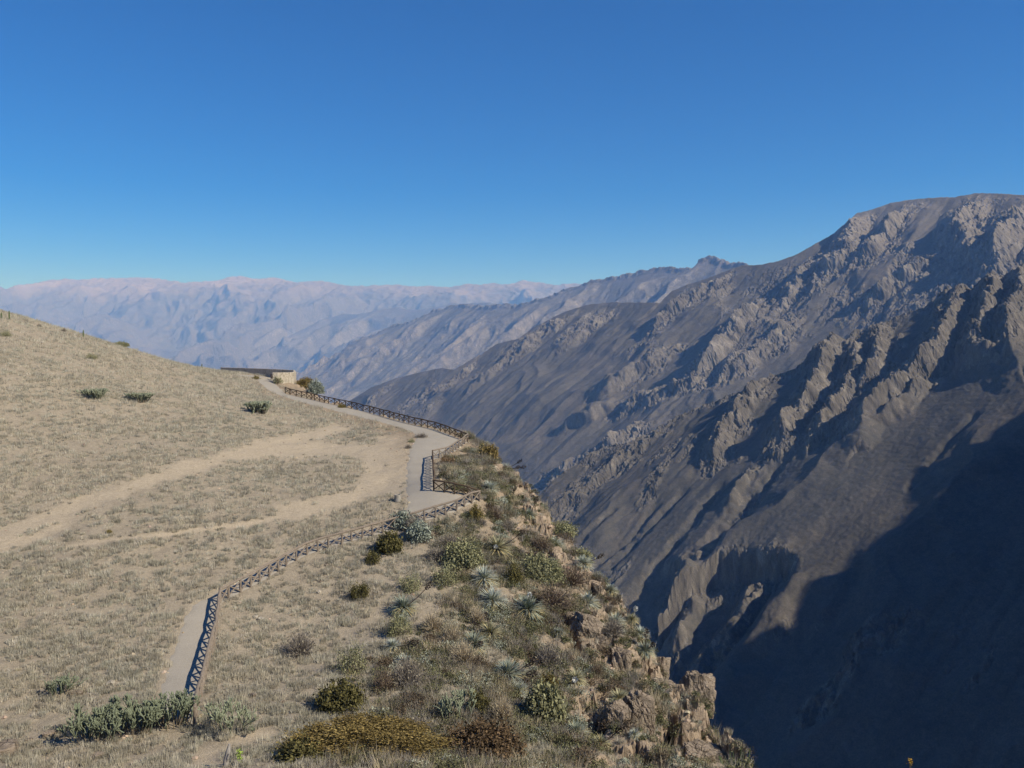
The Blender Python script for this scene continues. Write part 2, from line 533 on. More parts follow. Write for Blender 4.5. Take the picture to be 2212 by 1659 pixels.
CRACKS = [([(1452, 1548), (1440, 1580), (1434, 1620), (1432, 1650)], 0.42, 4.0), ([(1216, 1318), (1224, 1345), (1236, 1368), (1246, 1398)], 0.5, 3.0), ([(1378, 1490), (1384, 1520), (1392, 1545)], 0.35, 2.0), ([(1455, 1475), (1470, 1500)], 0.4, 2.0)]
CRW = [([gp(u, v) for u, v in pts], w, dp) for pts, w, dp in CRACKS]
sel = (GY > 44) & (GY < 90) & (GX > -2) & (GX < 22)
for pts, w, dp in CRW:
    dc, _, _ = seg_dist(GX[sel], GY[sel], pts)
    GZ[sel] -= dp * sstep(w, w * 0.5, dc + 0.25 * w * fbm(GX[sel] / .5, GY[sel] / .5, 2, 66))
gcol = np.stack([tm.ravel(), rmk.ravel(), soilm.ravel()], 1)
gf = grid_faces(*GX.shape)
me = mesh_np('ground', np.stack([GX.ravel(), GY.ravel(), GZ.ravel()], 1), gf, gcol)
me.polygons.foreach_set('use_smooth', rmk.ravel()[gf].mean(1) < 0.35)
def z_ground(x, y):
    """bilinear look-up in the finished ground mesh"""
    x = np.asarray(x, float); y = np.asarray(y, float)
    i = np.clip(np.searchsorted(gx, x) - 1, 0, len(gx) - 2); j = np.clip(np.searchsorted(gy, y) - 1, 0, len(gy) - 2)
    fx = (x - gx[i]) / (gx[i + 1] - gx[i]); fy = (y - gy[j]) / (gy[j + 1] - gy[j])
    return (GZ[j, i] * (1 - fx) + GZ[j, i + 1] * fx) * (1 - fy) + (GZ[j + 1, i] * (1 - fx) + GZ[j + 1, i + 1] * fx) * fy

m, nt, bs = new_mat('ground_soil')
v = coords(nt)
big = noise(nt, v, 0.35, 8, 0.6, 0.5)
mid = noise(nt, v, 2.6, 8, 0.68, 0.2)
fin = noise(nt, v, 11.0, 6, 0.7)
earth = ramp(nt, big, [(0.30, (0.31, 0.26, 0.19)), (0.5, (0.39, 0.33, 0.24)), (0.72, (0.46, 0.39, 0.285))])
litter = ramp(nt, mid, [(0.36, (0.23, 0.195, 0.145)), (0.52, (0.34, 0.285, 0.21)), (0.70, (0.44, 0.37, 0.27))])
flat = mixc(nt, 0.55, earth, litter)
sepc = N(nt, 'ShaderNodeSeparateColor'); nt.links.new(vcol(nt), sepc.inputs[0])
sand = ramp(nt, mid, [(0.3, (0.39, 0.32, 0.225)), (0.7, (0.51, 0.425, 0.31))])
c = mixc(nt, sepc.outputs[0], flat, sand)
slope_soil = ramp(nt, mid, [(0.3, (0.20, 0.155, 0.105)), (0.55, (0.31, 0.235, 0.16)), (0.75, (0.43, 0.325, 0.22))])
hsoil = N(nt, 'ShaderNodeMath', operation='MULTIPLY'); hsoil.inputs[1].default_value = 0.8
nt.links.new(sepc.outputs[2], hsoil.inputs[0])
c = mixc(nt, hsoil.outputs[0], c, slope_soil)
rock = ramp(nt, noise(nt, coords(nt, (1, 1, 0.5)), 1.1, 10, 0.66, 0.6), [(0.28, (0.17, 0.13, 0.095)), (0.42, (0.30, 0.235, 0.17)), (0.6, (0.43, 0.335, 0.24)), (0.78, (0.33, 0.295, 0.245))])
fi = fissures(nt, coords(nt, (1, 1, 0.45)), 0.8)
rock = mixc(nt, 1.0, rock, ramp(nt, fi, [(0, (0.42, 0.38, 0.34)), (1, (1, 1, 1))]), 'MULTIPLY')
c = mixc(nt, sepc.outputs[1], c, rock)
c = mixc(nt, 1.0, c, ramp(nt, fin, [(0.3, (0.72, 0.71, 0.70)), (0.5, (0.98, 0.98, 0.98)), (0.72, (1.22, 1.21, 1.18))]), 'MULTIPLY')
nt.links.new(c, bs.inputs['Base Color'])
bmix = mixc(nt, 0.5, mid, fin)
bump(nt, bs, bmix, 1.0, 0.18)
MAT_GROUND = m
tag(obj('ground', me, m), kind='structure')

# gravel path sheet
px = np.arange(PATH_POLY[:, 0].min() - 1, PATH_POLY[:, 0].max() + 1, 0.25)
py = np.arange(PATH_POLY[:, 1].min() - 1, PATH_POLY[:, 1].max() + 1, 0.35)
PX, PY = np.meshgrid(px, py)
sd = path_sd(PX, PY) + 0.38 * fbm(PX / 1.1, PY / 1.1, 4, 71)
PZ = H0(PX, PY) - 0.02 - 0.25 * np.clip(sd + 0.1, 0, 1) + 0.01 * perlin(PX / 2, PY / 2, 4)
keep = sd < 0.45
fc = grid_faces(*PX.shape)
k = keep.ravel()
fc = fc[k[fc].all(1)]
used = np.unique(fc); remap = np.full(PX.size, -1); remap[used] = np.arange(len(used))
me = mesh_np('gravel_path', np.stack([PX.ravel(), PY.ravel(), PZ.ravel()], 1)[used], remap[fc])
m, nt, bs = new_mat('path_gravel')
v = coords(nt)
c = mixc(nt, noise(nt, v, 0.5, 6, 0.6), (0.30, 0.272, 0.225), (0.42, 0.375, 0.305))
c = mixc(nt, 1.0, c, ramp(nt, noise(nt, v, 14, 4, 0.8), [(0.3, (0.75, 0.75, 0.75)), (0.7, (1.18, 1.18, 1.18))]), 'MULTIPLY')
nt.links.new(c, bs.inputs['Base Color'])
bump(nt, bs, noise(nt, v, 20, 3, 0.8), 0.6, 0.03)
tag(obj('path', me, m), kind='structure')

# ------------------------------------------------------------------ mountains
class Plane:
    """a tilted base slope: downslope compass a, steepness k, height z0 below the camera"""
    def __init__(s, a, k, z0):
        s.c, s.s = math.cos(R(a)), math.sin(R(a)); s.k = k; s.z0 = z0
        n = np.array([-k * s.c, -k * s.s, 1.0]); s.n = n / np.linalg.norm(n)
    def hit(s, u, v):
        rx, _, rz = ray(u, v)
        Y = s.z0 / (rz - s.k * (rx * s.c + s.s))
        return np.array([rx * Y, Y, rz * Y])
    def pq(s, pt):
        return (-s.s * pt[0] + s.c * pt[1], -s.c * pt[0] - s.s * pt[1])
    def xyz(s, p, q):
        return -s.c * q - s.s * p, -s.s * q + s.c * p, s.z0 - s.k * q

def mountain(name, pl, crest, plim, qlim, dp, dq, disp, mat, back=0.8, tail=()):
    """one mountainside: crest line given by the skyline, displaced along its normal"""
    cpq = sorted([pl.pq(pl.hit(u, v)) for u, v in crest] + list(tail))
    cpn = np.array([c[0] for c in cpq]); cq = np.array([c[1] for c in cpq])
    p = np.arange(plim[0], plim[1], dp); q = np.arange(qlim[0], qlim[1], dq)
    Pm, Qm = np.meshgrid(p, q)
    qc = np.interp(Pm, cpn, cq)
    behind = np.clip(qc - Qm, 0, None)
    x, y, z = pl.xyz(Pm, Qm)
    dist = Qm - qc
    d, cm = disp(Pm, Qm, dist, x, y)
    x = x + pl.n[0] * d; y = y + pl.n[1] * d; z = z + pl.n[2] * d
    z = z - behind * (pl.k + back)
    Fc = grid_faces(*Pm.shape)[:, ::-1]
    keep = (behind < max(60 * dq, 10)).ravel()
    Fc = Fc[keep[Fc].all(1)]
    used = np.unique(Fc); remap = np.full(Pm.size, -1); remap[used] = np.arange(len(used))
    cm = cm.ravel()
    me = mesh_np(name, np.stack([x.ravel(), y.ravel(), z.ravel()], 1)[used], remap[Fc], np.repeat(cm[used][:, None], 3, 1))
    me.polygons.foreach_set('use_smooth', cm[Fc].mean(1) < 0.3)
    o = obj(name, me, mat)
    # faces must look outwards (up)
    return tag(o, kind='structure')

def strokes_on(pl, L):
    return [([pl.pq(pl.hit(u, v)) for u, v in pts], h, w, asym) for pts, h, w, asym in L]

def stroke_field(p, q, L):
    """raised rock spurs: (line, height, half width, ratio of the steep left side)"""
    out = np.zeros(p.shape)
    for pts, h, w, asym in L:
        pa = np.array(pts)
        lo = pa.min(0) - 3 * w; hi = pa.max(0) + 3 * w
        sel = (p > lo[0]) & (p < hi[0]) & (q > lo[1]) & (q < hi[1])
        if not sel.any(): continue
        ps, qs = p[sel], q[sel]
        wb = 0.22 * w * fbm(ps / w / 1.3, qs / w / 1.3, 4, 91)
        d, side, pos = seg_dist(ps + wb, qs - wb, pts)
        ww = np.where(side > 0, w * asym, w)
        taper = sstep(0, 0.12, pos) * sstep(1.0, 0.8, pos) * 0.6 + 0.4
        jag = 0.82 + 0.30 * fbm(ps / w / 0.8, qs / w / 0.8, 4, 93)
        prof = np.clip(1 - d / ww, 0, 1)
        out[sel] = np.maximum(out[sel], h * prof * taper * jag)
    return out

# opposite canyon wall, nearer spur
PD = Plane(35, 0.65, -1400)
crestD = [(2420, 470), (2300, 520), (2212, 566), (2150, 590), (2100, 604), (2020, 632), (1950, 656), (1880, 690), (1800, 732), (1750, 765), (1700, 795), (1640, 815), (1560, 842), (1480, 872), (1420, 905), (1380, 935),
          (1330, 950)]
TAIL_D = [(1925, -1680), (1946, -1645), (1958, -1569), (1965, -1490), (1972, -1439), (1990, -1319), (2059, -1119)]   # the spur turns down to the river
SD = strokes_on(PD, [
    ([(1800, 735), (1780, 790), (1745, 850), (1700, 900), (1690, 945)], 75, 75, 0.45),
    ([(1850, 740), (1850, 800), (1800, 880), (1760, 930)], 60, 60, 0.45),
    ([(1900, 700), (1895, 770), (1870, 830)], 55, 55, 0.5),
    ([(2075, 620), (2060, 700), (2000, 790), (1930, 850), (1880, 900), (1860, 935)], 85, 95, 0.4),
    ([(2150, 590), (2140, 680), (2120, 740), (2140, 770)], 85, 80, 0.4),
    ([(2212, 570), (2200, 650), (2180, 740), (2200, 790)], 80, 80, 0.4),
    ([(1990, 800), (1960, 860), (1900, 900), (1860, 920)], 45, 55, 0.5),
    ([(1640, 820), (1600, 880), (1560, 930), (1540, 980)], 55, 60, 0.5),
    ([(1400, 930), (1330, 990), (1270, 1040), (1180, 1110)], 30, 70, 0.5),
])
SD += strokes_on(PD, [
    ([(1620, 1000), (1590, 1040), (1565, 1080)], 30, 34, 0.4),
    ([(1650, 1210), (1590, 1300), (1530, 1370), (1450, 1440)], 55, 60, 0.4),
    ([(1500, 1215), (1480, 1280), (1440, 1370)], 45, 48, 0.4),
    ([(1720, 1230), (1700, 1290), (1660, 1360)], 14, 50, 0.5),
    ([(1820, 1240), (1790, 1290), (1770, 1330)], 12, 44, 0.5),
])
GULLY = strokes_on(PD, [
    ([(1560, 1010), (1500, 1090), (1420, 1180), (1340, 1270)], 16, 22, 1), ([(1480, 1030), (1400, 1110), (1310, 1200)], 13, 18, 1),
    ([(1690, 960), (1640, 1030), (1570, 1130), (1520, 1190)], 20, 26, 1), ([(1640, 1010), (1560, 1110), (1470, 1210), (1390, 1330)], 18, 26, 1),
    ([(1420, 1060), (1350, 1140), (1280, 1200)], 12, 16, 1), ([(1540, 1160), (1460, 1250), (1390, 1350)], 16, 20, 1), ([(1330, 1090), (1250, 1170)], 10, 14, 1),
    ([(2120, 870), (2040, 950), (1960, 1040)], 8, 16, 1),
])
TERR = sorted([PD.pq(PD.hit(u, v)) for u, v in [(1400, 1330), (1430, 1260), (1475, 1195), (1560, 1186), (1680, 1186)]])
TP = np.array([t_[0] for t_ in TERR]); TQ = np.array([t_[1] for t_ in TERR])
cragD_c = [PD.pq(PD.hit(u, v)) for u, v in [(1700, 860), (1900, 780), (2100, 680), (1500, 950), (1300, 1010)]]
smoothD = [PD.pq(PD.hit(u, v)) for u, v in [(2100, 900), (2000, 1000), (1850, 1090), (1700, 1130), (1560, 1170)]]
def stroke_mask(p, q, L, grow=1.5):
    out = np.zeros(p.shape)
    for pts, h, w, asym in L:
        pa = np.array(pts); w2 = w * grow
        lo = pa.min(0) - 2 * w2; hi = pa.max(0) + 2 * w2
        sel = (p > lo[0]) & (p < hi[0]) & (q > lo[1]) & (q < hi[1])
        if not sel.any(): continue
        d, _, _ = seg_dist(p[sel], q[sel], pts)
        out[sel] = np.maximum(out[sel], sstep(w2, w2 * 0.35, d + 0.5 * w * fbm(p[sel] / w, q[sel] / w, 3, 95)) * min(1, h / 45.0))
    return out
def crags(p, q, sc, seed):
    """upright rock fins running down the slope, broken by ledges"""
    wp = p + 0.35 * sc * fbm(p / sc / 1.3, q / sc / 1.3, 4, seed); wq = q + 0.5 * sc * fbm(p / sc / 1.3 + 4, q / sc / 1.3, 4, seed + 1)
    a = ridged(wp / sc / 1.6, wq / sc / 4.5, 4, seed + 2, 0.5) - 0.75
    b = ridged(wp / sc / 0.42, wq / sc / 2.6, 4, seed + 5, 0.55) - 0.75
    c1, c2, cv = cells(wp / sc / 0.5, wq / sc / 2.0, seed + 9)
    e1, e2, ev = cells(wp / sc / 0.9 + 3, wq / sc / 0.7, seed + 19)
    return 0.34 * sc * a + 0.22 * sc * b + 0.22 * sc * (cv - 0.5) + 0.12 * sc * (ev - 0.5)
def dispD(p, q, dist, x, y):
    d = 26 * (ridged(p / 420 + 0.15 * fbm(p / 200, q / 200, 3, 2), q / 1400, 2, 3) - 0.9)
    d = d + stroke_field(p, q, SD) * 0.88
    dd, _, _ = seg_dist(p, q, smoothD)
    smooth = sstep(330, 150, dd + 60 * fbm(p / 120, q / 120, 3, 7))
    patch = sstep(0.32, 0.6, fbm(p / 130, q / 260, 4, 8)) * 0.7
    crest = sstep(90, 10, dist + 40 * fbm(p / 80, q / 80, 3, 9)) * 0.6
    cr = np.maximum(np.maximum(stroke_mask(p, q, SD, 1.05), patch), crest) * (1 - 0.97 * smooth)
    d = d + cr * (0.24 * crags(p, q, 80, 15) + 0.72 * crags(p, q, 26, 115) + 0.8 * crags(p, q, 12, 215))
    # the bench that ends in a broken cliff
    tq = np.interp(p, TP, TQ) + 16 * fbm(p / 60, q / 400, 3, 27)
    win = sstep(TP[0] - 95, TP[0] + 10, p) * sstep(TP[-1] + 120, TP[-1] - 20, p)
    step = sstep(-6, 34, q - tq)
    d = d - 62 * step * win
    edge = np.exp(-((q - tq - 45) / 60.0) ** 2) * win
    cr = np.maximum(cr, 0.8 * edge)
    d = d + 0.8 * edge * (0.3 * crags(p, q, 60, 315) + 0.8 * crags(p, q, 22, 325))
    for pts_, h_, w_, _a in GULLY:
        dg_, _, ps_ = seg_dist(p, q, pts_)
        dg_ = dg_ + 0.35 * w_ * fbm(p / 30, q / 30, 3, 28)
        d = d - h_ * np.clip(1 - dg_ / w_, 0, 1) * sstep(0, .15, ps_)
    # gullies and rills worn into the open slopes, running straight down
    gl = ridged((p + 14 * fbm(p / 90, q / 140, 3, 23)) / 150, q / 1600, 2, 24)
    d = d - (1 - smooth) * 8 * np.clip(gl - 0.95, 0, 1) ** 0.8
    rill = ridged((p + 6 * fbm(p / 60, q / 90, 3, 25)) / 42, q / 700, 2, 26)
    d = d - (1 - cr) * (1 - smooth) * 4 * np.clip(rill - 0.9, 0, 1)
    d = d + 0.8 * fbm(p / 14, q / 20, 4, 17) * (1 - smooth) + smooth * (0.45 * ridged(p / 60 + 0.3 * fbm(p / 50, q / 50, 3, 20), q / 13, 3, 18) + 0.9 * fbm(p / 9, q / 9, 3, 19) + 5 * fbm(p / 110, q / 300, 3, 21)) - 8
    return d, np.clip(cr * 1.1, 0, 1)
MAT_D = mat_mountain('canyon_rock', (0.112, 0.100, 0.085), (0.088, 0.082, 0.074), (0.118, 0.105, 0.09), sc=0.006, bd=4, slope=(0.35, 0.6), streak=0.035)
pv = [PD.pq(PD.hit(u, v)) for u, v in crestD]
#print('D p range', min(a[0] for a in pv), max(a[0] for a in pv), 'q', min(a[1] for a in pv), max(a[1] for a in pv))
#print('D corners', [tuple(np.round(PD.pq(PD.hit(u, v)))) for u, v in [(2212, 560), (2212, 1659), (1435, 1430), (1620, 1659), (1170, 1050)]])
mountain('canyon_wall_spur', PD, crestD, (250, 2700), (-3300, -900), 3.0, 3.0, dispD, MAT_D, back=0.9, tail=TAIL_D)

# opposite canyon wall, main mountain behind it
PC = Plane(35, 0.65, -2300)
crestC = [(2500, 405), (2300, 410), (2212, 417), (2160, 414), (2110, 413), (2060, 422), (2020, 423), (1960, 428), (1920, 435), (1880, 450), (1850, 457), (1800, 500), (1760, 522), (1720, 545), (1680, 560), (1640, 568), (1600, 570), (1560, 585),
          (1520, 600), (1480, 612), (1450, 625), (1420, 650), (1370, 650), (1320, 650), (1270, 655), (1220, 670), (1180, 690), (1150, 705), (1120, 728), (1070, 740), (1035, 762), (1010, 782), (980, 795), (950, 792), (900, 803), (850, 816),
          (800, 835), (760, 860), (700, 900), (640, 930)]
SC = strokes_on(PC, [
    ([(1850, 462), (1840, 520), (1810, 570), (1760, 600)], 120, 150, 0.5),
    ([(1960, 450), (1900, 520), (1870, 560)], 110, 130, 0.4),
    ([(2110, 425), (2080, 500), (2100, 560)], 120, 160, 0.5),
    ([(2200, 470), (2170, 540), (2140, 600)], 150, 150, 0.5),
    ([(2010, 560), (1940, 600), (1880, 640)], 100, 120, 0.5),
    ([(1760, 560), (1720, 610), (1690, 640)], 90, 110, 0.5),
    ([(1640, 660), (1600, 700), (1560, 760), (1510, 810)], 150, 150, 0.4),
    ([(1560, 600), (1500, 640), (1440, 680), (1420, 700)], 90, 110, 0.5),
    ([(1700, 700), (1640, 760), (1560, 810)], 80, 120, 0.5),
    ([(1440, 760), (1380, 800), (1300, 850)], 90, 120, 0.5),
    ([(1520, 820), (1420, 850), (1330, 880)], 70, 110, 0.5),
    ([(1330, 870), (1270, 900), (1210, 925)], 90, 110, 0.45),
    ([(1350, 950), (1280, 990), (1200, 1030)], 90, 130, 0.45),
    ([(1220, 690), (1170, 720), (1120, 770)], 60, 120, 0.5),
    ([(1320, 665), (1250, 720), (1200, 760)], 50, 120, 0.5),
    ([(1110, 760), (1060, 810), (1010, 850)], 50, 90, 0.5),
    ([(1010, 790), (960, 830), (920, 850)], 40, 80, 0.5),
])
smoothC = [PC.pq(PC.hit(u, v)) for u, v in [(1050, 900), (1150, 880), (1000, 980)]]
def dispC(p, q, dist, x, y):
    d = 48 * (ridged(p / 1000 + 0.1 * fbm(p / 500, q / 500, 3, 41), q / 3000 + 0.2 * fbm(p / 500, q / 500, 3, 42), 2, 43) - 0.9) * sstep(-50, 350, dist)
    d = d + stroke_field(p, q, SC) * sstep(-40, 260, dist) * 0.8
    dd, _, _ = seg_dist(p, q, smoothC)
    smooth = sstep(900, 400, dd + 150 * fbm(p / 300, q / 300, 3, 47))
    patch = sstep(-0.12, 0.35, fbm(p / 380 + q / 1500, q / 700, 5, 48)) * (0.3 + 0.7 * sstep(1700, 400, dist)) * 0.8
    cr = np.maximum(stroke_mask(p, q, SC, 1.1), patch) * (1 - 0.95 * smooth)
    d = d + cr * (0.16 * crags(p, q, 170, 55) + 0.62 * crags(p, q, 58, 155) + 0.75 * crags(p, q, 26, 165)) * (0.12 + 0.88 * sstep(0, 260, dist))
    gl = ridged((p + 30 * fbm(p / 200, q / 300, 3, 58)) / 330, q / 3400, 2, 59)
    d = d - 13 * np.clip(gl - 0.95, 0, 1) ** 0.8 * sstep(0, 300, dist)
    rill = ridged((p + 12 * fbm(p / 130, q / 200, 3, 60)) / 95, q / 1500, 2, 61)
    d = d - (1 - cr) * 8 * np.clip(rill - 0.9, 0, 1) * sstep(0, 150, dist)
    return d + 2 * fbm(p / 40, q / 60, 4, 57) - 10, np.clip(cr * 1.1, 0, 1)
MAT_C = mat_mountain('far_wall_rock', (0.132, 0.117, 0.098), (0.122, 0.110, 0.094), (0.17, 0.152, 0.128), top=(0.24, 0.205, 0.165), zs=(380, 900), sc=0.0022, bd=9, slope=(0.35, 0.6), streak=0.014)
pv = [PC.pq(PC.hit(u, v)) for u, v in crestC]
#print('C p', min(a[0] for a in pv), max(a[0] for a in pv), 'q', min(a[1] for a in pv), max(a[1] for a in pv))
#print('C corners', [tuple(np.round(PC.pq(PC.hit(u, v)))) for u, v in [(2212, 700), (1000, 950), (1170, 1060), (760, 860), (1600, 850)]])
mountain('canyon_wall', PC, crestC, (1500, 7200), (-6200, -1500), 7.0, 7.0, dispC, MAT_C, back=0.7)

# ridge further down the canyon
PB = Plane(35, 0.62, -4000)
crestB = [(500, 905), (560, 862), (600, 830), (640, 800), (700, 765), (760, 735), (800, 722), (850, 700), (890, 692), (930, 672), (970, 660), (1000, 656), (1050, 660), (1100, 655), (1140, 650), (1180, 640), (1230, 622), (1280, 606),
          (1340, 590), (1380, 582), (1410, 577), (1445, 573), (1465, 580), (1490, 578), (1510, 562), (1527, 556), (1540, 552), (1555, 557), (1575, 562), (1600, 564), (1650, 575), (1720, 610), (1800, 650)]
def dispB(p, q, dist, x, y):
    wp = p + 120 * fbm(p / 500, q / 500, 3, 72); wq = q + 120 * fbm(p / 500 + 3, q / 500, 3, 73)
    a = 150 * (ridged(wp / 900, wq / 2400, 3, 74, 0.42) - 0.85)
    b = 15 * (ridged(wp / 220, wq / 420, 5, 75, 0.55) - 0.8)
    pk = 26 * ridged(p / 130, q / 130, 4, 79) * sstep(120, 0, dist)
    return (a + b) * (0.15 + 0.85 * sstep(0, 700, dist)) - 10 + pk - 18, np.clip((ridged(wp / 260, wq / 520, 4, 76) - 1.0) * 2.5, 0, 1)
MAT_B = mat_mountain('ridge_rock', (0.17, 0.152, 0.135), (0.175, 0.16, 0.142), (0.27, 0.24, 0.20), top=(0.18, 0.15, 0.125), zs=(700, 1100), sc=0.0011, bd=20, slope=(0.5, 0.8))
pv = [PB.pq(PB.hit(u, v)) for u, v in crestB]
#print('B p', min(a[0] for a in pv), max(a[0] for a in pv), 'q', min(a[1] for a in pv), max(a[1] for a in pv), PB.pq(PB.hit(760, 860)))
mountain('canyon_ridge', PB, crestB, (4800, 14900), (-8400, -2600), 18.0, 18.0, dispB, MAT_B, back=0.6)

# hazy ridge beyond
PE = Plane(48, 0.5, -7200)
crestE = [(300, 900), (380, 850), (420, 800), (440, 783), (470, 765), (520, 740), (560, 718), (610, 702), (660, 690), (700, 686), (740, 672), (780, 676), (850, 662), (900, 664), (960, 655), (1020, 650), (1100, 655), (1200, 700)]
def dispE(p, q, dist, x, y):
    wp = p + 250 * fbm(p / 900, q / 900, 3, 82); wq = q + 250 * fbm(p / 900 + 3, q / 900, 3, 83)
    a = 380 * (ridged(wp / 1500, wq / 3600, 3, 84, 0.42) - 0.85) + 40 * (ridged(wp / 330, wq / 500, 4, 85, 0.55) - 0.8)
    return a * (0.15 + 0.85 * sstep(0, 1500, dist)) - 20, np.clip((ridged(wp / 400, wq / 800, 4, 86) - 1.1) * 2.5, 0, 1)
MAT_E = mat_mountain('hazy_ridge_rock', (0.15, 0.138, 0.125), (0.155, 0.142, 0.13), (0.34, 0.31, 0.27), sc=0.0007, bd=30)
pv = [PE.pq(PE.hit(u, v)) for u, v in crestE]
#print('E p', min(a[0] for a in pv), max(a[0] for a in pv), 'q', min(a[1] for a in pv), max(a[1] for a in pv), [PE.hit(u, v)[1] for u, v in ((380, 850), (1020, 650))])
mountain('hazy_ridge', PE, crestE, (min(a[0] for a in pv), max(a[0] for a in pv)), (min(a[1] for a in pv) - 800, max(a[1] for a in pv) + 5000), 65.0, 65.0, dispE, MAT_E, back=0.5)

# far skyline
PA = Plane(82, 0.30, -7600)
crestA = [(-260, 640), (-120, 632), (0, 626), (30, 618), (60, 613), (110, 603), (140, 601), (165, 605), (190, 603), (215, 601), (260, 600), (300, 598), (340, 599), (370, 605), (400, 609), (440, 606), (460, 607), (485, 601), (500, 597), (520, 596), (545, 602),
          (570, 600), (590, 597), (615, 603), (640, 608), (670, 606), (700, 607), (730, 612), (760, 618), (790, 617), (820, 616), (850, 615), (900, 618), (930, 616), (960, 619), (1010, 613), (1040, 616), (1065, 611), (1085, 615), (1105, 614),
          (1120, 608), (1133, 605), (1150, 609), (1165, 607), (1190, 614), (1215, 612), (1240, 610), (1290, 613), (1340, 618), (1420, 630)]
def dispA(p, q, dist, x, y):
    wp = p + 500 * fbm(p / 1800, q / 1800, 3, 62); wq = q + 500 * fbm(p / 1800 + 3, q / 1800, 3, 63)
    a = 950 * (ridged(wp / 3600, wq / 7500, 3, 64, 0.42) - 0.9) + 130 * (ridged(wp / 900, wq / 1900, 4, 65, 0.5) - 0.8)
    return a * (0.05 + 0.95 * sstep(0, 4200, dist)) + 34 * ridged(p / 420, q / 420, 4, 66) - 30, np.clip((ridged(wp / 900, wq / 1500, 4, 67) - 1.1) * 2, 0, 1)
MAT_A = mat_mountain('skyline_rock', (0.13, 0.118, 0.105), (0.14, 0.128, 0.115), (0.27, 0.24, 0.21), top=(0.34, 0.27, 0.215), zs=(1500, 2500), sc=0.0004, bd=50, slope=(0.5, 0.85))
pv = [PA.pq(PA.hit(u, v)) for u, v in crestA]
#print('A p', min(a[0] for a in pv), max(a[0] for a in pv), 'q', min(a[1] for a in pv), max(a[1] for a in pv), [tuple(PA.hit(u, v)) for u, v in ((0, 626), (1133, 605), (300, 800))])
mountain('skyline_range', PA, crestA, (min(a[0] for a in pv), max(a[0] for a in pv)), (min(a[1] for a in pv) - 1500, max(a[1] for a in pv) + 13000), 48.0, 60.0, dispA, MAT_A, back=0.4)

# unseen mountain off to the right, its crest shaped to throw the canyon shadow
BD = [(2500, 700), (2300, 830), (2212, 895), (2150, 950), (2090, 975), (2040, 975), (2010, 1015), (2000, 1075), (1945, 1130), (1930, 1180), (1850, 1230), (1790, 1335), (1760, 1330), (1700, 1345), (1640, 1385), (1560, 1400), (1500, 1420), (1435, 1435), (1380, 1470), (1250, 1560)]
tt = np.linspace(900, 1500, len(BD))
Q = []
for (u, v), t in zip(BD, tt):
    h = PD.hit(u, v); h = h + PD.n * 5
    Q.append(h + SUN * t)
e_ = np.array([-SUN[1], SUN[0], 0]) / math.hypot(SUN[0], SUN[1]) * -1      # along the ridge, towards our side
for dd_, up_ in ((150, 40), (350, 120), (600, 150), (900, 260), (1150, 200)):
    Q.append(Q[len(BD) - 1] + e_ * dd_ + np.array([0, 0, up_]))
Q = np.array(Q)
#print('caster', Q[3].round(), Q[10].round(), Q[-5:].round(), 'ratio', (Q[:, 0] / Q[:, 1]).round(2))
tq = np.linspace(0, len(Q) - 1, 260)
Qi = np.stack([np.interp(tq, np.arange(len(Q)), Q[:, k]) for k in range(3)], 1)
jit = fbm(tq / 3.0, tq * 0 + 2.5, 5, 101)
Qi[:, 2] += 16 * jit + 22 * (ridged(tq / 4.0, tq * 0 + 5.5, 4, 102) - 0.8)
side = np.array([SUN[0], SUN[1]]) / math.hypot(SUN[0], SUN[1])
rowsM = []
for w in np.concatenate([-np.linspace(230, 0, 30), np.linspace(30, 2600, 50)]):
    steep = 5.0 if w < 0 else 0.62
    r = Qi.copy()
    r[:, 0] += side[0] * w; r[:, 1] += side[1] * w
    r[:, 2] -= steep * abs(w)
    nz = (ridged(r[:, 0] / 260, r[:, 1] / 260, 5, 103) - 0.9) * 110 * min(1, abs(w) / 250.0)
    r[:, 2] += np.minimum(nz, 0.35 * abs(w))
    rowsM.append(r)
V = np.concatenate(rowsM)
me = mesh_np('shadowing_mountain', V, grid_faces(len(rowsM), len(tq)))
tag(obj('mountain', me, MAT_D), kind='structure')

# our own side of the canyon, below the rim, down to the river bed
rr = np.array(RIM[:-4])
rows = []
for k_ in range(40):
    f = k_ / 39.0
    w = 8 + 700 * f ** 1.2
    zz = -60 - 1150 * f ** 0.9
    row = np.stack([rr[:, 0] + w, rr[:, 1] * 1.0, np.full(len(rr), zz)], 1)
    idx = np.linspace(0, len(rr) - 1, 120)
    row = np.stack([np.interp(idx, np.arange(len(rr)), row[:, c_]) for c_ in range(3)], 1)
    row[:, 0] += 30 * fbm(row[:, 1] / 25, row[:, 2] / 60, 4, 111) * f
    rows.append(row)
me = mesh_np('lower_canyon_side', np.concatenate(rows), grid_faces(40, 120))
tag(obj('canyon_side', me, MAT_D), kind='structure')
me = mesh_np('valley_floor', [(-41500, -41500, -1750), (41500, -41500, -1750), (41500, 41500, -1750), (-41500, 41500, -1750)], [(0, 1, 2, 3)])
tag(obj('valley_floor', me, MAT_C), kind='structure')

# ------------------------------------------------------------------ plants, rocks and built things
def on_ground(u, v):
    g = ground_at(u, v)
    return np.array([g[0], g[1], float(z_ground(g[0], g[1]))])
def px_m(Y):                      # metres spanned by one photo unit at distance Y
    return Y / F

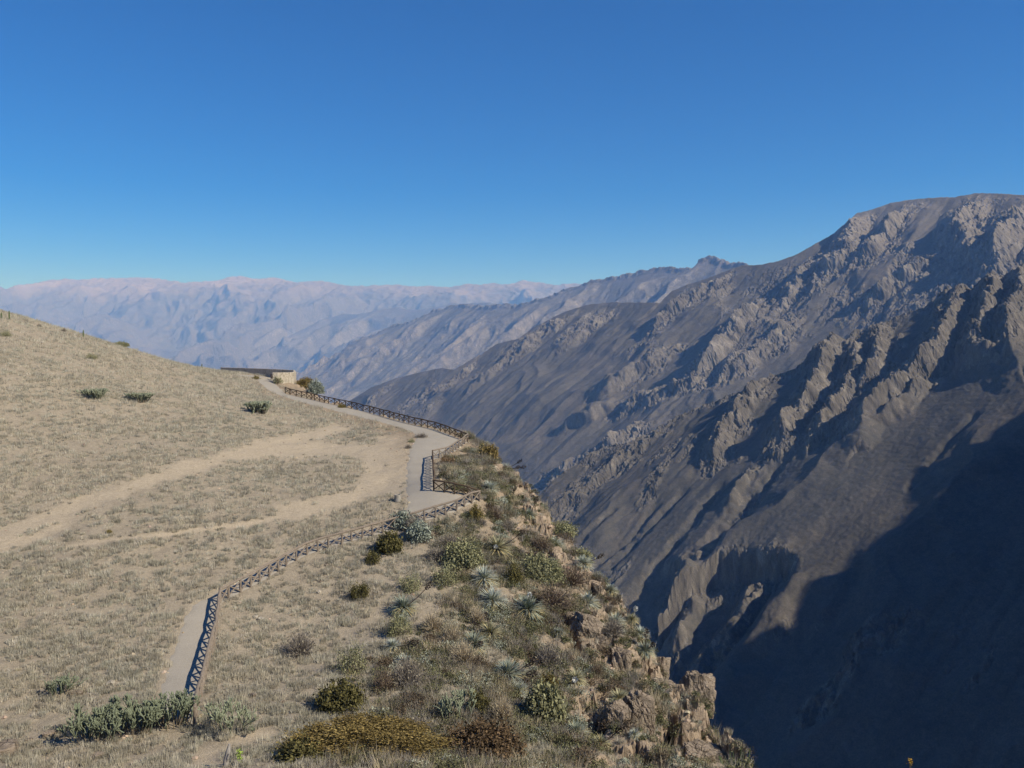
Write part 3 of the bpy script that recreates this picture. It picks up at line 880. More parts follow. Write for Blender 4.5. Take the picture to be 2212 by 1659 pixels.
def blades(pos, n, h, w, spread, lean, cols, rng, curve=0.0):
    """n thin blades at each of the given tufts, vectorised. pos (k,3), h/w/spread (k,), cols (k,3)"""
    k = len(pos)
    a = rng.uniform(0, 2 * math.pi, (k, n)); r = np.sqrt(rng.uniform(0, 1, (k, n))) * spread[:, None]
    bx = np.cos(a) * r; by = np.sin(a) * r
    ln = rng.uniform(0.2, 1, (k, n)) * lean[:, None]
    hh = h[:, None] * rng.uniform(0.55, 1.15, (k, n))
    tx = bx + np.cos(a + rng.normal(0, .6, (k, n))) * ln * hh; ty = by + np.sin(a + rng.normal(0, .6, (k, n))) * ln * hh
    wa = rng.uniform(0, math.pi, (k, n)); wx = np.cos(wa) * w[:, None] / 2; wy = np.sin(wa) * w[:, None] / 2
    z0 = -0.04
    V = np.zeros((k, n, 3, 3))
    V[..., 0, 0] = bx - wx; V[..., 0, 1] = by - wy; V[..., 0, 2] = z0
    V[..., 1, 0] = bx + wx; V[..., 1, 1] = by + wy; V[..., 1, 2] = z0
    V[..., 2, 0] = tx; V[..., 2, 1] = ty; V[..., 2, 2] = hh
    V += pos[:, None, None, :]
    c = np.repeat((cols[:, None, :] * rng.uniform(0.75, 1.25, (k, n, 1)))[:, :, None, :], 3, 2)
    V = V.reshape(-1, 3)
    return V, np.arange(len(V)).reshape(-1, 3), c.reshape(-1, 3)

def leaves(cent, size, cols, rng, elong=1.8):
    """one small diamond leaf at each centre"""
    k = len(cent)
    d = rng.normal(0, 1, (k, 3)); d /= np.linalg.norm(d, axis=1)[:, None]
    e = np.cross(d, rng.normal(0, 1, (k, 3))); e /= np.linalg.norm(e, axis=1)[:, None] + 1e-9
    s = np.broadcast_to(np.asarray(size, float), (k,))[:, None]
    V = np.stack([cent - d * s * elong, cent - e * s, cent + d * s * elong, cent + e * s], 1).reshape(-1, 3)
    return V, np.arange(len(V)).reshape(-1, 4), np.repeat(cols, 4, 0)

M_GRASS = mat_plant('dry_grass_blades', 0.9, 1.0)
M_LEAF = mat_plant('leaves', 0.75, 1.0)
M_TWIG = mat_plant('twigs', 0.9, 1.0)
M_CACT = mat_plant('cactus_skin', 0.6, 1.0)

# dry grass over the plateau -------------------------------------------------
rng = np.random.RandomState(21)
def scatter(n, y0, y1, xmin, xmax_ratio=0.63, left=-0.64):
    Y = np.sqrt(rng.uniform(y0 ** 2, y1 ** 2, n)); X = Y * rng.uniform(left, xmax_ratio, n)
    return X, Y
TINT = np.array([(0.53, 0.47, 0.355), (0.46, 0.43, 0.35), (0.41, 0.415, 0.325), (0.30, 0.275, 0.235), (0.60, 0.56, 0.47), (0.42, 0.37, 0.25)])
acc_V = []; acc_F = []; acc_C = []; nv = 0
def push(V, Fc, C):
    global nv
    acc_V.append(V); acc_F.append(Fc + nv); acc_C.append(C); nv += len(V)
for y0, y1, dens, nb, sc, fill in ((38, 60, 7.0, 66, 1.0, 0), (60, 85, 6.0, 48, 1.05, 0), (85, 130, 4.6, 28, 1.15, 0), (130, 215, 3.2, 14, 1.4, 0),
                                   (38, 60, 9.0, 12, 1.0, 1), (60, 85, 8.0, 9, 1.1, 1), (85, 130, 4.0, 7, 1.3, 1), (130, 215, 2.0, 6, 1.7, 1)):
    n = int(dens * 0.635 * (y1 ** 2 - y0 ** 2))
    X, Y = scatter(n, y0, y1, -100)
    s = rim_s(X, Y)
    psd_ = np.full(n, 9.0); q = (X > -75) & (X < 6); psd_[q] = path_sd(X[q], Y[q])
    tmk = track_mask(X, Y)
    patch = sstep(-0.72, 0.30, fbm(X / 1.9, Y / 1.7, 3, 201) + 0.6 * fbm(X / 11, Y / 9, 2, 202) + (0.05 if fill else -0.05)) * 0.97
    slope_area = sstep(-15, -8, s)
    keep = (s < 0.5) & (psd_ > 0.12 + 0.25 * rng.rand(n)) & (rng.rand(n) < np.clip(patch, 0.05, 1)) & (rng.rand(n) > tmk * 1.08) & (rng.rand(n) > slope_area * 0.55)
    keep &= ~((Y > 150) & (X > np.interp(Y, [150, 180, 215], [-30, -50, -60])))
    X, Y = X[keep], Y[keep]
    k = len(X)
    pos = np.stack([X, Y, z_ground(X, Y)], 1)
    big = rng.rand(k) ** 2
    h = (0.15 + 0.24 * big) * sc; sp = (0.06 + 0.08 * big) * sc
    if not fill: h = (0.20 + 0.26 * big) * sc; sp = (0.15 + 0.30 * big) * sc
    hue = fbm(X / 9, Y / 9, 3, 210)
    w0 = rng.dirichlet(np.ones(6) * 0.45, k)
    w0[:, 2] += np.clip(hue, 0, 1) * 0.5; w0[:, 1] += np.clip(hue, 0, 1) * 0.6; w0[:, 0] += np.clip(-hue, 0, 1) * .6
    w0 /= w0.sum(1)[:, None]
    cols = w0 @ TINT * rng.uniform(0.55, 1.15, (k, 1))
    V, Fc, C = blades(pos, nb, h, np.full(k, (0.024 if fill else 0.03) * sc ** 1.3), sp, np.full(k, 0.45), cols, rng)
    push(V, Fc, C)
me = mesh_np('dry_grass', np.concatenate(acc_V), np.concatenate(acc_F), np.concatenate(acc_C), False)
tag(obj('dry_grass', me, M_GRASS), kind='stuff')

# low scrub over the slope ------------------------------------------------------
acc_V = []; acc_F = []; acc_C = []; nv = 0
n = 115000
X, Y = scatter(n, 40, 126, -100)
s = rim_s(X, Y)
rmk_ = rockmask(X, Y)
kp = ~((Y > 93) & (X < -9.4)) & (s > -18 - 7 * sstep(72, 58, Y) + 5 * rng.rand(n)) & (s < 1.2) & (rng.rand(n) > rmk_ * 0.66) & (path_sd(X, Y) > 1.0) & ((fbm(X / 4, Y / 4, 3, 230) + 0.45) > rng.rand(n) * 0.8)
X, Y = X[kp], Y[kp]; k = len(X)
pos = np.stack([X, Y, z_ground(X, Y)], 1)
kq = fbm(X / 2.6, Y / 3.4, 3, 241) * 0.9 + rng.normal(0, .22, k)
kind = np.select([kq < -0.42, kq < -0.12, kq < 0.16, kq < 0.50], [3, 0, 2, 1], 4)
kind = np.where(rng.rand(k) < 0.18, 2, kind)
KC = np.array([(0.30, 0.27, 0.225), (0.43, 0.365, 0.245), (0.150, 0.150, 0.075), (0.135, 0.10, 0.065), (0.33, 0.35, 0.27)])
size = 0.26 + 0.85 * rng.rand(k) ** 1.9
cols = KC[kind] * rng.uniform(0.6, 1.25, (k, 1))
tw = kind <= 1
V, Fc, C = blades(pos[tw], 75, size[tw] * 0.95, np.full(tw.sum(), 0.028), size[tw] * 0.45, np.full(tw.sum(), 0.75), cols[tw], rng)
push(V, Fc, C)
lf = ~tw
kk = lf.sum(); nl = 170
d = rng.normal(0, 1, (kk, nl, 3)); d /= np.linalg.norm(d, axis=2)[..., None]; d[..., 2] = np.abs(d[..., 2])
cen = pos[lf][:, None] + d * (size[lf][:, None, None] * rng.uniform(0.45, 0.85, (kk, nl, 1))) * np.array([1, 1, 0.85])
V, Fc, C = leaves(cen.reshape(-1, 3), 0.034, np.repeat(cols[lf], nl, 0) * rng.uniform(0.6, 1.3, (kk * nl, 1)), rng)
acc_Q = (V, Fc, C)
me = mesh_np('low_scrub', np.concatenate(acc_V + [V]), [np.concatenate(acc_F), Fc + nv], np.concatenate(acc_C + [C]), False)
tag(obj('low_scrub', me, M_GRASS), kind='stuff')

# shrubs ---------------------------------------------------------------------
def shrub_meshes(kind, seed, nleaf, leaf, c0, c1, nclump=38, twig=(0.20, 0.16, 0.12), ntw=40, airy=0.15):
    """unit shrub: a dome of leaf clumps one metre in radius on branching stems"""
    r = np.random.RandomState(seed)
    cd = r.normal(0, 1, (nclump, 3)); cd[:, 2] = np.abs(cd[:, 2]) * 0.9; cd /= np.linalg.norm(cd, axis=1)[:, None]
    cr = r.uniform(0.45, 0.92, nclump); cc = cd * cr[:, None] * np.array([1, 1, 0.82]) + np.array([0, 0, 0.08])
    pick = r.randint(0, nclump, nleaf)
    cen = cc[pick] + r.normal(0, 1, (nleaf, 3)) * airy * r.uniform(0.6, 1.2, (nclump, 1))[pick]
    cen[:, 2] = np.abs(cen[:, 2])
    cb = np.array(c0)[None] + (np.array(c1) - np.array(c0))[None] * r.rand(nclump, 1)
    cols = cb[pick] * r.uniform(0.55, 1.35, (nleaf, 1))
    V, Fc, C = leaves(cen, leaf * r.uniform(0.7, 1.3, nleaf), cols, r)
    fol = mesh_np(kind + '_foliage', V, Fc, C, False)
    A = Acc()
    for i in range(ntw):
        e = cc[i % nclump] * r.uniform(0.7, 1.02)
        mid = e * 0.5 + r.normal(0, .06, 3); mid[2] = abs(mid[2])
        add_tube(A, [np.array([e[0] * .08, e[1] * .08, -0.1]), mid, e], [0.028, 0.016, 0.006], twig, 4)
    return fol, A.mesh(kind + '_branches')

def twiggy_meshes(kind, seed, c0, c1, n=420, leafc=(0.3, 0.3, 0.2), nleaf=200):
    r = np.random.RandomState(seed)
    A = Acc()
    for i in range(34):
        a = r.uniform(0, 2 * math.pi); el = r.uniform(0.25, 1.4)
        e = np.array([math.cos(a) * math.cos(el), math.sin(a) * math.cos(el), math.sin(el) * 0.9]) * r.uniform(.6, 1)
        add_tube(A, [np.zeros(3) - (0, 0, .05), e * .5 + r.normal(0, .05, 3), e], [0.022, 0.013, 0.004], c0, 4)
    br = A.mesh(kind + '_branches')
    d = r.normal(0, 1, (n, 3)); d[:, 2] = np.abs(d[:, 2]); d /= np.linalg.norm(d, axis=1)[:, None]
    st = d * r.uniform(.15, .6, (n, 1)) * [1, 1, .9]; en = d * r.uniform(.75, 1.1, (n, 1)) * [1, 1, .9] + r.normal(0, .14, (n, 3))
    sd_ = np.cross(d, r.normal(0, 1, (n, 3))); sd_ /= np.linalg.norm(sd_, axis=1)[:, None]
    V = np.stack([st - sd_ * .011, st + sd_ * .011, en], 1).reshape(-1, 3)
    cols = np.repeat((np.array(c0) + (np.array(c1) - np.array(c0)) * r.rand(n, 1)) * r.uniform(.7, 1.3, (n, 1)), 3, 0)
    cen = d[:nleaf] * r.uniform(.6, 1.05, (nleaf, 1)) * [1, 1, .9] + r.normal(0, .08, (nleaf, 3))
    V2, F2, C2 = leaves(cen, .03, np.array(leafc)[None] * r.uniform(.6, 1.3, (nleaf, 1)), r)
    fol = mesh_np(kind + '_twigs', np.vstack([V, V2]), [np.arange(len(V)).reshape(-1, 3), F2 + len(V)], np.vstack([cols, C2]), False)
    return fol, br

SH = {
    'olive': [shrub_meshes('olive', 300 + i, 2600, 0.030, (0.13, 0.105, 0.035), (0.25, 0.20, 0.07), 46) for i in range(3)],
    'dark': [shrub_meshes('dark', 310 + i, 2600, 0.030, (0.075, 0.07, 0.028), (0.16, 0.14, 0.05), 46) for i in range(3)],
    'rust': [shrub_meshes('rust', 320 + i, 2200, 0.030, (0.14, 0.085, 0.045), (0.25, 0.16, 0.08), 40) for i in range(2)],
    'green': [shrub_meshes('green', 330 + i, 1700, 0.026, (0.20, 0.20, 0.10), (0.33, 0.32, 0.18), 46, airy=.2) for i in range(3)],
    'silver': [shrub_meshes('silver', 340 + i, 2000, 0.024, (0.24, 0.27, 0.21), (0.36, 0.39, 0.32), 50, airy=.2) for i in range(2)],
    'grey': [twiggy_meshes('grey', 350 + i, (0.20, 0.17, 0.145), (0.36, 0.32, 0.27), 700, (0.27, 0.24, 0.18), 320) for i in range(3)],
    'brown': [twiggy_meshes('brown', 360 + i, (0.15, 0.11, 0.085), (0.30, 0.23, 0.17), 700, (0.20, 0.16, 0.10), 380) for i in range(2)],
    'straw': [twiggy_meshes('straw', 370 + i, (0.38, 0.31, 0.21), (0.56, 0.48, 0.35), 900, (0.4, 0.34, 0.22), 120) for i in range(2)],
}
# (u, v of the foot, width, height in photo units, kind, label, name)
SHRUBS = [
    (790, 1690, 390, 86, 'olive', 'wide yellow olive bush filling the bottom edge of the picture'),
    (1045, 1690, 190, 84, 'rust', 'rust brown bush at the bottom edge beside the wide yellow olive bush'),
    (655, 1690, 120, 44, 'dark', 'dark low bush at the bottom edge below the left end of the yellow olive bush'),
    (735, 1528, 105, 60, 'dark', 'dark brown olive bush in the grass uphill of the wide yellow olive bush'),
    (842, 1192, 62, 46, 'dark', 'rounded dark olive bush just below the long diagonal fence'),
    (806, 1216, 36, 30, 'dark', 'small dark bush touching the left foot of the rounded dark olive bush'),
    (776, 1290, 48, 38, 'dark', 'dark bush with a black left side alone in the pale grass'),
    (1054, 990, 46, 30, 'olive', 'olive bush on the skyline of the rim beyond the fence corner'),
    (966, 1004, 36, 24, 'rust', 'rust coloured bush right of the straight walkway fence'),
    (1026, 1122, 38, 34, 'olive', 'olive round bush with a black shadow under the pointed fence corner'),
    (1069, 1120, 40, 32, 'brown', 'brown twiggy bush right of the round bush under the fence corner'),
    (1098, 1150, 36, 28, 'grey', 'small dark grey ball shaped bush on the bare orange soil'),
    (1170, 1188, 54, 38, 'brown', 'brown feathery bush on bare soil near the right edge of the slope'),
    (1040, 1135, 30, 20, 'grey', 'small grey bush below the pair under the fence corner'),
    (870, 1136, 60, 36, 'silver', 'pale silver green bush standing against the foot of the long diagonal fence'),
    (905, 1166, 62, 42, 'silver', 'pale silver green bush downhill of the one against the diagonal fence'),
    (893, 1148, 46, 40, 'grey', 'grey twiggy bush between the two pale silver green bushes'),
    (968, 1180, 62, 30, 'grey', 'flat grey bush on the upper slope below the gravel lookout'),
    (1000, 1222, 92, 58, 'green', 'broad grey green bush left of the yellowish rosette with white spikes'),
    (944, 1210, 60, 36, 'grey', 'grey twiggy bush to the left of the broad grey green bush'),
    (960, 1262, 60, 46, 'green', 'yellow green bush in the middle of the slope above the tan grass'),
    (885, 1275, 50, 40, 'green', 'grey green bush above the pale bluish rosette clump'),
    (1165, 1250, 110, 62, 'green', 'large grey green thorny bush on the right of the slope'),
    (1235, 1262, 80, 52, 'brown', 'dark brown bush right of the large thorny bush near the edge'),
    (1190, 1306, 120, 56, 'brown', 'wide dim brown thicket above the rocky hollow'),
    (1110, 1262, 46, 48, 'dark', 'black green bush at the left foot of the large thorny bush'),
    (1215, 1140, 70, 34, 'green', 'low green bush on the skyline of the slope below the rim'),
    (1255, 1180, 56, 34, 'green', 'low green bush further down the skyline than its green neighbour'),
    (648, 1412, 82, 62, 'grey', 'grey green twiggy bush standing alone in the pale grass left of the slope'),
    (760, 1452, 66, 58, 'green', 'olive green bush at the edge of the bare sandy strip'),
    (862, 1372, 60, 52, 'green', 'green brown bush below the pale bluish rosette clump'),
    (880, 1480, 90, 70, 'grey', 'wide grey twig bush left of the spiny rosettes in mid slope'),
    (830, 1492, 60, 50, 'brown', 'reddish brown twig bush downhill of the olive green bush'),
    (1035, 1542, 60, 58, 'dark', 'dark olive bush right of the tangled grey green cactus'),
    (1000, 1430, 70, 54, 'straw', 'straw coloured tussock in the middle of the slope'),
    (935, 1362, 62, 50, 'straw', 'tall straw tussock right of the bluish rosette clump'),
    (975, 1392, 56, 56, 'straw', 'pale straw tussock downhill of its taller neighbour'),
    (1085, 1560, 60, 72, 'straw', 'long haired straw tussock above the rust brown bush'),
    (1030, 1345, 54, 42, 'straw', 'small straw tussock beneath the feathery pale rosettes'),
    (1175, 1560, 96, 84, 'green', 'big dull green bush low on the slope left of the cliff'),
    (1185, 1492, 46, 44, 'olive', 'small olive bush on top of the big dull green bush'),
    (1185, 1440, 70, 60, 'grey', 'grey brown twiggy bush left of the rocky hollow'),
    (1325, 1400, 60, 36, 'grey', 'grey bush growing on the pale rock ledge'),
    (1290, 1462, 40, 34, 'brown', 'little brown bush between the cliff rocks'),
    (905, 1590, 90, 50, 'grey', 'grey twig bush just above the wide yellow olive bush'),
    (780, 1590, 66, 40, 'rust', 'orange brown bush above the left end of the wide yellow olive bush'),
    (642, 854, 0, 0, None, ''),
    (660, 838, 42, 22, 'olive', 'olive bush on the edge right of the stone lookout wall'),
    (683, 850, 36, 30, 'silver', 'pale bush at the tip of the far edge below the lookout'),
    (600, 829, 24, 14, 'green', 'small green bush at the foot of the short fence by the lookout'),
    (552, 819, 18, 8, 'olive', 'tiny yellow olive bush on the gravel near the lookout'),
    (738, 880, 20, 10, 'olive', 'little olive bush at the foot of the far fence'),
    (910, 944, 36, 12, 'grey', 'low grey brown bush at the outer bend of the gravel path'),
    (888, 955, 16, 9, 'green', 'small tuft like bush below the bend of the gravel path'),
    (882, 968, 18, 10, 'grey', 'small grey bush second below the bend of the gravel path'),
    (236, 1150, 14, 7, 'olive', 'tiny yellow green bush alone in the grass left of the diagonal fence'),
    (263, 748, 30, 12, 'green', 'green bush standing on the hill skyline'),
    (198, 776, 24, 12, 'green', 'green bush just under the hill skyline'),
    (12, 726, 24, 12, 'green', 'grey green bush near the top of the hill at the left edge'),
    (138, 716, 14, 8, 'grey', 'grey bush on the hill skyline'),
    (85, 706, 12, 7, 'grey', 'dark grey bush on the skyline near the hill top'),
]
def place(name, label, cat, loc, rz, sx, sz, parts, group=None):
    """a thing whose parts are (name, mesh, material)"""
    t = empty(name, tuple(loc), rz)
    tag(t, label, cat, group)
    for nm, me_, mt in parts:
        o = obj(nm, me_, mt, t); o.scale = (sx, sx, sz)
    return t
cnt = {}
for i, (u, v, w_, h_, kd, lab) in enumerate(SHRUBS):
    if kd is None: continue
    g = on_ground(u, min(v, 1655)) if v <= 1655 else None
    if g is None:
        Yb = {790: 45.0, 1045: 46.0, 655: 44.0}[u]
        r_ = ray(u, v); g = np.array([r_[0] * Yb, Yb, float(z_ground(r_[0] * Yb, Yb))])
    m_ = px_m(g[1])
    j = cnt.get(kd, 0); cnt[kd] = j + 1
    fol, br = SH[kd][j % len(SH[kd])]
    # leaves must stay leaf sized: very wide bushes are made of a mesh of their own
    rad = w_ * m_ / 2
    if rad > 1.25 and kd in ('olive', 'rust', 'dark', 'green', 'silver'):
        base = {'olive': ((0.10, 0.075, 0.028), (0.36, 0.27, 0.10)), 'rust': ((0.10, 0.07, 0.04), (0.20, 0.135, 0.075)), 'dark': ((0.075, 0.07, 0.028), (0.16, 0.14, 0.05)),
                'green': ((0.20, 0.20, 0.10), (0.33, 0.32, 0.18)), 'silver': ((0.22, 0.25, 0.20), (0.33, 0.36, 0.29))}[kd]
        fol, br = shrub_meshes(kd + '_wide', 400 + i, int(2000 * rad ** 1.75), 0.055 / rad, base[0], base[1], int(60 + 60 * rad), ntw=80, airy=0.17 / rad ** .5)
    nm = 'tussock' if kd == 'straw' else 'shrub'
    th_ = place(nm, lab, nm, g, RNG.uniform(0, 6.28), rad, max(h_ * m_ * 1.02, 0.2) / 0.95,
          [('stems' if kd == 'straw' else 'foliage', fol, M_LEAF), ('branches', br, M_TWIG)] if kd != 'straw' else [('blades', fol, M_GRASS), ('stems', br, M_TWIG)],
          'shrubs scattered over the slope and hill' if kd != 'straw' else 'straw tussocks on the slope')
    if rad > 2.2:
        th_.rotation_euler = (0, 0, 0)
        for ch in th_.children: ch.scale = (rad, 1.5 if rad > 3.5 else 1.3, ch.scale[2])

# spiny rosettes (puya) ---------------------------------------------------------
def rosette_meshes(seed, n, L, green, width=0.045):
    r = np.random.RandomState(seed)
    def strip(A, d, ln, w, col, droop):
        sd_ = np.cross(d, (0, 0, 1)); sd_ /= np.linalg.norm(sd_) + 1e-9
        pts = [d * ln * t + np.array([0, 0, -droop * ln * t * t]) for t in (0.05, 0.45, 0.8, 1.0)]
        ws = [w * .8, w, w * .6, 0.004]
        V = []
        for p_, w_ in zip(pts, ws): V += [p_ - sd_ * w_ / 2, p_ + sd_ * w_ / 2]
        A.add(V, [(0, 1, 3, 2), (2, 3, 5, 4), (4, 5, 7, 6)], col)
    A = Acc(); B = Acc()
    for i in range(n):
        a = r.uniform(0, 2 * math.pi); el = math.asin(r.uniform(-0.4, 1.0))
        d = np.array([math.cos(a) * math.cos(el), math.sin(a) * math.cos(el), math.sin(el)])
        old = el < 0.35 and r.rand() < 0.4 or r.rand() < .06
        c = np.array((0.50, 0.42, 0.22) if old else green) * r.uniform(.7, 1.25)
        strip(B if old else A, d, L * r.uniform(.75, 1.1), width * r.uniform(.8, 1.2), c, r.uniform(.05, .35))
    return A.mesh('rosette_leaves'), B.mesh('rosette_dry_leaves')
BLUE, PALE, YEL = (0.29, 0.325, 0.255), (0.43, 0.465, 0.39), (0.37, 0.35, 0.21)
ROS = {'b': [rosette_meshes(500 + i, 400, 1.0, BLUE, .042) for i in range(3)],
       'p': [rosette_meshes(510 + i, 440, 1.0, PALE, .038) for i in range(3)],
       'y': [rosette_meshes(520 + i, 340, 1.0, YEL, .045) for i in range(2)]}
def stalk(dx, dy, h, white, seed, parent, s):
    """flower stalk from the rosette centre to a seed head; offsets in metres"""
    r = np.random.RandomState(seed)
    tip = np.array([dx, dy, h]); L = np.linalg.norm(tip)
    A = Acc()
    mid = tip * 0.5 + np.array([0, 0, -0.06 * L])
    pts = [np.zeros(3), tip * .25 + (0, 0, -.05 * L), mid, tip * .78 + (0, 0, -.03 * L), tip]
    add_tube(A, pts, [0.05, 0.044, 0.038, 0.034, 0.025], (0.50, 0.46, 0.38) if white == 2 else (0.075, 0.055, 0.045), 5)
    st = obj('flower_stalk', A.mesh('flower_stalk'), M_TWIG, parent)
    B = Acc()
    ax = (pts[-1] - pts[-2]); ax /= np.linalg.norm(ax)
    hl = min(0.8, 0.42 * L)
    n = 60
    col = np.array((0.60, 0.60, 0.56) if white else (0.07, 0.055, 0.045))
    for i in range(n):
        t = r.rand(); rr_ = 0.17 * math.sin(math.pi * (0.12 + 0.8 * t)) + .02
        o_ = r.normal(0, 1, 3); o_ -= ax * o_.dot(ax); o_ /= np.linalg.norm(o_)
        c = tip - ax * hl * (0.75 - t) + o_ * rr_
        e = o_ * .08 + ax * .055; f_ = np.cross(ax, o_) * .045
        B.add([c - e, c - f_, c + e, c + f_], [(0, 1, 2, 3)], col * r.uniform(.7, 1.25))
        B.add([c - e * .6 + ax * .02, c - ax * .03, c + e, c + ax * .04], [(0, 1, 2, 3)], col * r.uniform(.7, 1.25))
    obj('seed_head', B.mesh('seed_head'), M_TWIG, st)
# (u, v, width px, tone, label, [stalk tips (u, v, white)])
ROSETTES = [
    (1094, 1008, 30, 'p', 'pale spiky rosette on the skyline with dark stalks leaning out over the canyon', [(1125, 990, 0), (1123, 1012, 0), (1133, 1033, 0)]),
    (1018, 1014, 26, 'y', 'small yellowish rosette in the soil behind the fence corner', []),
    (1058, 1062, 46, 'p', 'pale blue rosette just right of the pointed fence corner', []),
    (1104, 1080, 34, 'y', 'yellow spotted rosette right of the pale blue one at the fence corner', [(1112, 1053, 0)]),
    (1144, 1116, 34, 'b', 'blue green rosette near the rim between two dark stalks', [(1160, 1080, 0)]),
    (1074, 1196, 66, 'y', 'big yellowish rosette with a white flower spike in front', [(1071, 1216, 1), (1130, 1160, 0)]),
    (1200, 1168, 50, 'p', 'pale feathery rosette at the right edge of the upper slope', []),
    (1046, 1262, 66, 'p', 'upper of two feathery pale rosettes side by side in mid slope', []),
    (1064, 1310, 70, 'p', 'lower of two feathery pale rosettes side by side in mid slope', []),
    (1140, 1330, 78, 'b', 'large rosette with dark heart and a white spike under the thorny bush', [(1144, 1297, 1), (1165, 1308, 0)]),
    (872, 1322, 66, 'b', 'pale bluish rosette clump beside the patch of bare soil', [(931, 1270, 0)]),
    (848, 1404, 44, 'p', 'whitish rosette with one dark stalk reaching right', [(902, 1388, 0)]),
    (872, 1440, 50, 'p', 'whitish drooping rosette directly below the one with a dark stalk', []),
    (1022, 1402, 66, 'b', 'dark hearted rosette in the middle of the slope', [(1040, 1402, 0)]),
    (1060, 1376, 60, 'y', 'yellow tipped rosette joined to the right of the dark hearted one', [(1022, 1350, 0), (1050, 1335, 0)]),
    (1098, 1470, 78, 'b', 'large green rosette with two dark stalks pointing right', [(1152, 1440, 0), (1155, 1460, 0)]),
    (1118, 1498, 50, 'p', 'pale rosette tucked under the large green one with two stalks', []),
    (1264, 1456, 40, 'b', 'upper rosette of a pair beside the cliff rocks', []),
    (1244, 1480, 52, 'y', 'yellow lower rosette of a pair beside the cliff rocks', [(1240, 1500, 1)]),
    (1206, 1376, 32, 'p', 'small pale star shaped rosette left of the rocky hollow', []),
    (1270, 1316, 54, 'p', 'pale rosette above the rock with the black hollow', [(1285, 1290, 0)]),
    (1260, 1232, 46, 'p', 'pale rosette on the skyline beside the brown bush', [(1302, 1214, 0)]),
    (1318, 1284, 40, 'p', 'pale rosette hanging on the skyline above the sunlit canyon', []),
    (1366, 1316, 34, 'y', 'yellow green rosette at the tip of the skyline with a thin curved stalk', [(1374, 1290, 2)]),
    (1330, 1340, 50, 'p', 'broad pale rosette on the narrow crest', []),
    (1384, 1348, 40, 'p', 'pale rosette furthest right on the crest below the curved stalk', []),
    (1393, 1430, 48, 'b', 'bluish rosette with two thin stalks above the dark chasm', [(1396, 1386, 0), (1412, 1415, 0)]),
    (1368, 1434, 26, 'y', 'small yellow rosette left of the bluish one above the chasm', []),
    (1460, 1472, 44, 'y', 'yellow green rosette on top of the shaded rock gap', [(1490, 1454, 1)]),
    (1507, 1474, 34, 'p', 'pale rosette perched on the tip of the leaning slab', [(1518, 1464, 2)]),
    (1338, 1520, 54, 'y', 'round yellow centred rosette on the bare cliff face', []),
    (1245, 1590, 58, 'b', 'bluish rosette low on the slope left of the cliff', []),
    (1298, 1622, 46, 'y', 'yellow spined rosette near the bottom at the foot of the cliff', [(1345, 1585, 0)]),
    (1370, 1630, 30, 'p', 'small pale rosette right of the yellow spined one at the bottom', []),
    (1426, 1474, 26, 'p', 'little pale rosette left of the shaded rock gap', []),
    (1536, 1604, 22, 'b', 'tiny rosette on the last rock before the chasm', []),
    (844, 1592, 26, 'p', 'small white rosette sticking out behind the wide yellow olive bush', []),
    (868, 1350, 40, 'b', 'bluish rosette below and touching the pale bluish clump', []),
    (1112, 1232, 40, 'y', 'yellowish rosette right of the big one with the white flower spike', []),
]
rc = {}
for i, (u, v, w_, tone, lab, stl) in enumerate(ROSETTES):
    g = on_ground(u, v); m_ = px_m(g[1])
    j = rc.get(tone, 0); rc[tone] = j + 1
    A_, B_ = ROS[tone][j % len(ROS[tone])]
    rad = w_ * m_ / 2 * 1.18
    g[2] += 0.3 * rad
    t = empty('spiny_rosette', tuple(g)); tag(t, lab, 'plant', 'spiny rosette plants on the slope')
    for nm, me_ in (('leaves', A_), ('dry_leaves', B_)):
        o = obj(nm, me_, M_LEAF, t); o.scale = (rad, rad, rad * .9); o.rotation_euler = (0, 0, RNG.uniform(0, 6.28))
    for k_, (su, sv, wh) in enumerate(stl):
        dx = (su - u) * m_; hh = (v - sv) * m_
        dy = -0.35 * abs(dx) if hh < 0.3 * abs(dx) else 0.0
        if hh < 0.15: dy, hh = -0.9, 0.35
        stalk(dx, dy, max(hh, 0.25), wh, 600 + 7 * i + k_, t, rad)
# rosette by the far lookout edge with a single stalk
g = on_ground(672, 842); t = empty('spiny_rosette', tuple(g)); tag(t, 'spiny rosette on the far edge by the lookout with one dark stalk', 'plant', 'spiny rosette plants on the slope')
for nm, me_ in zip(('leaves', 'dry_leaves'), ROS['p'][0]):
    o = obj(nm, me_, M_LEAF, t); o.scale = (.9, .9, .8)
stalk(1.7, 0, 0.75, 0, 888, t, 1)

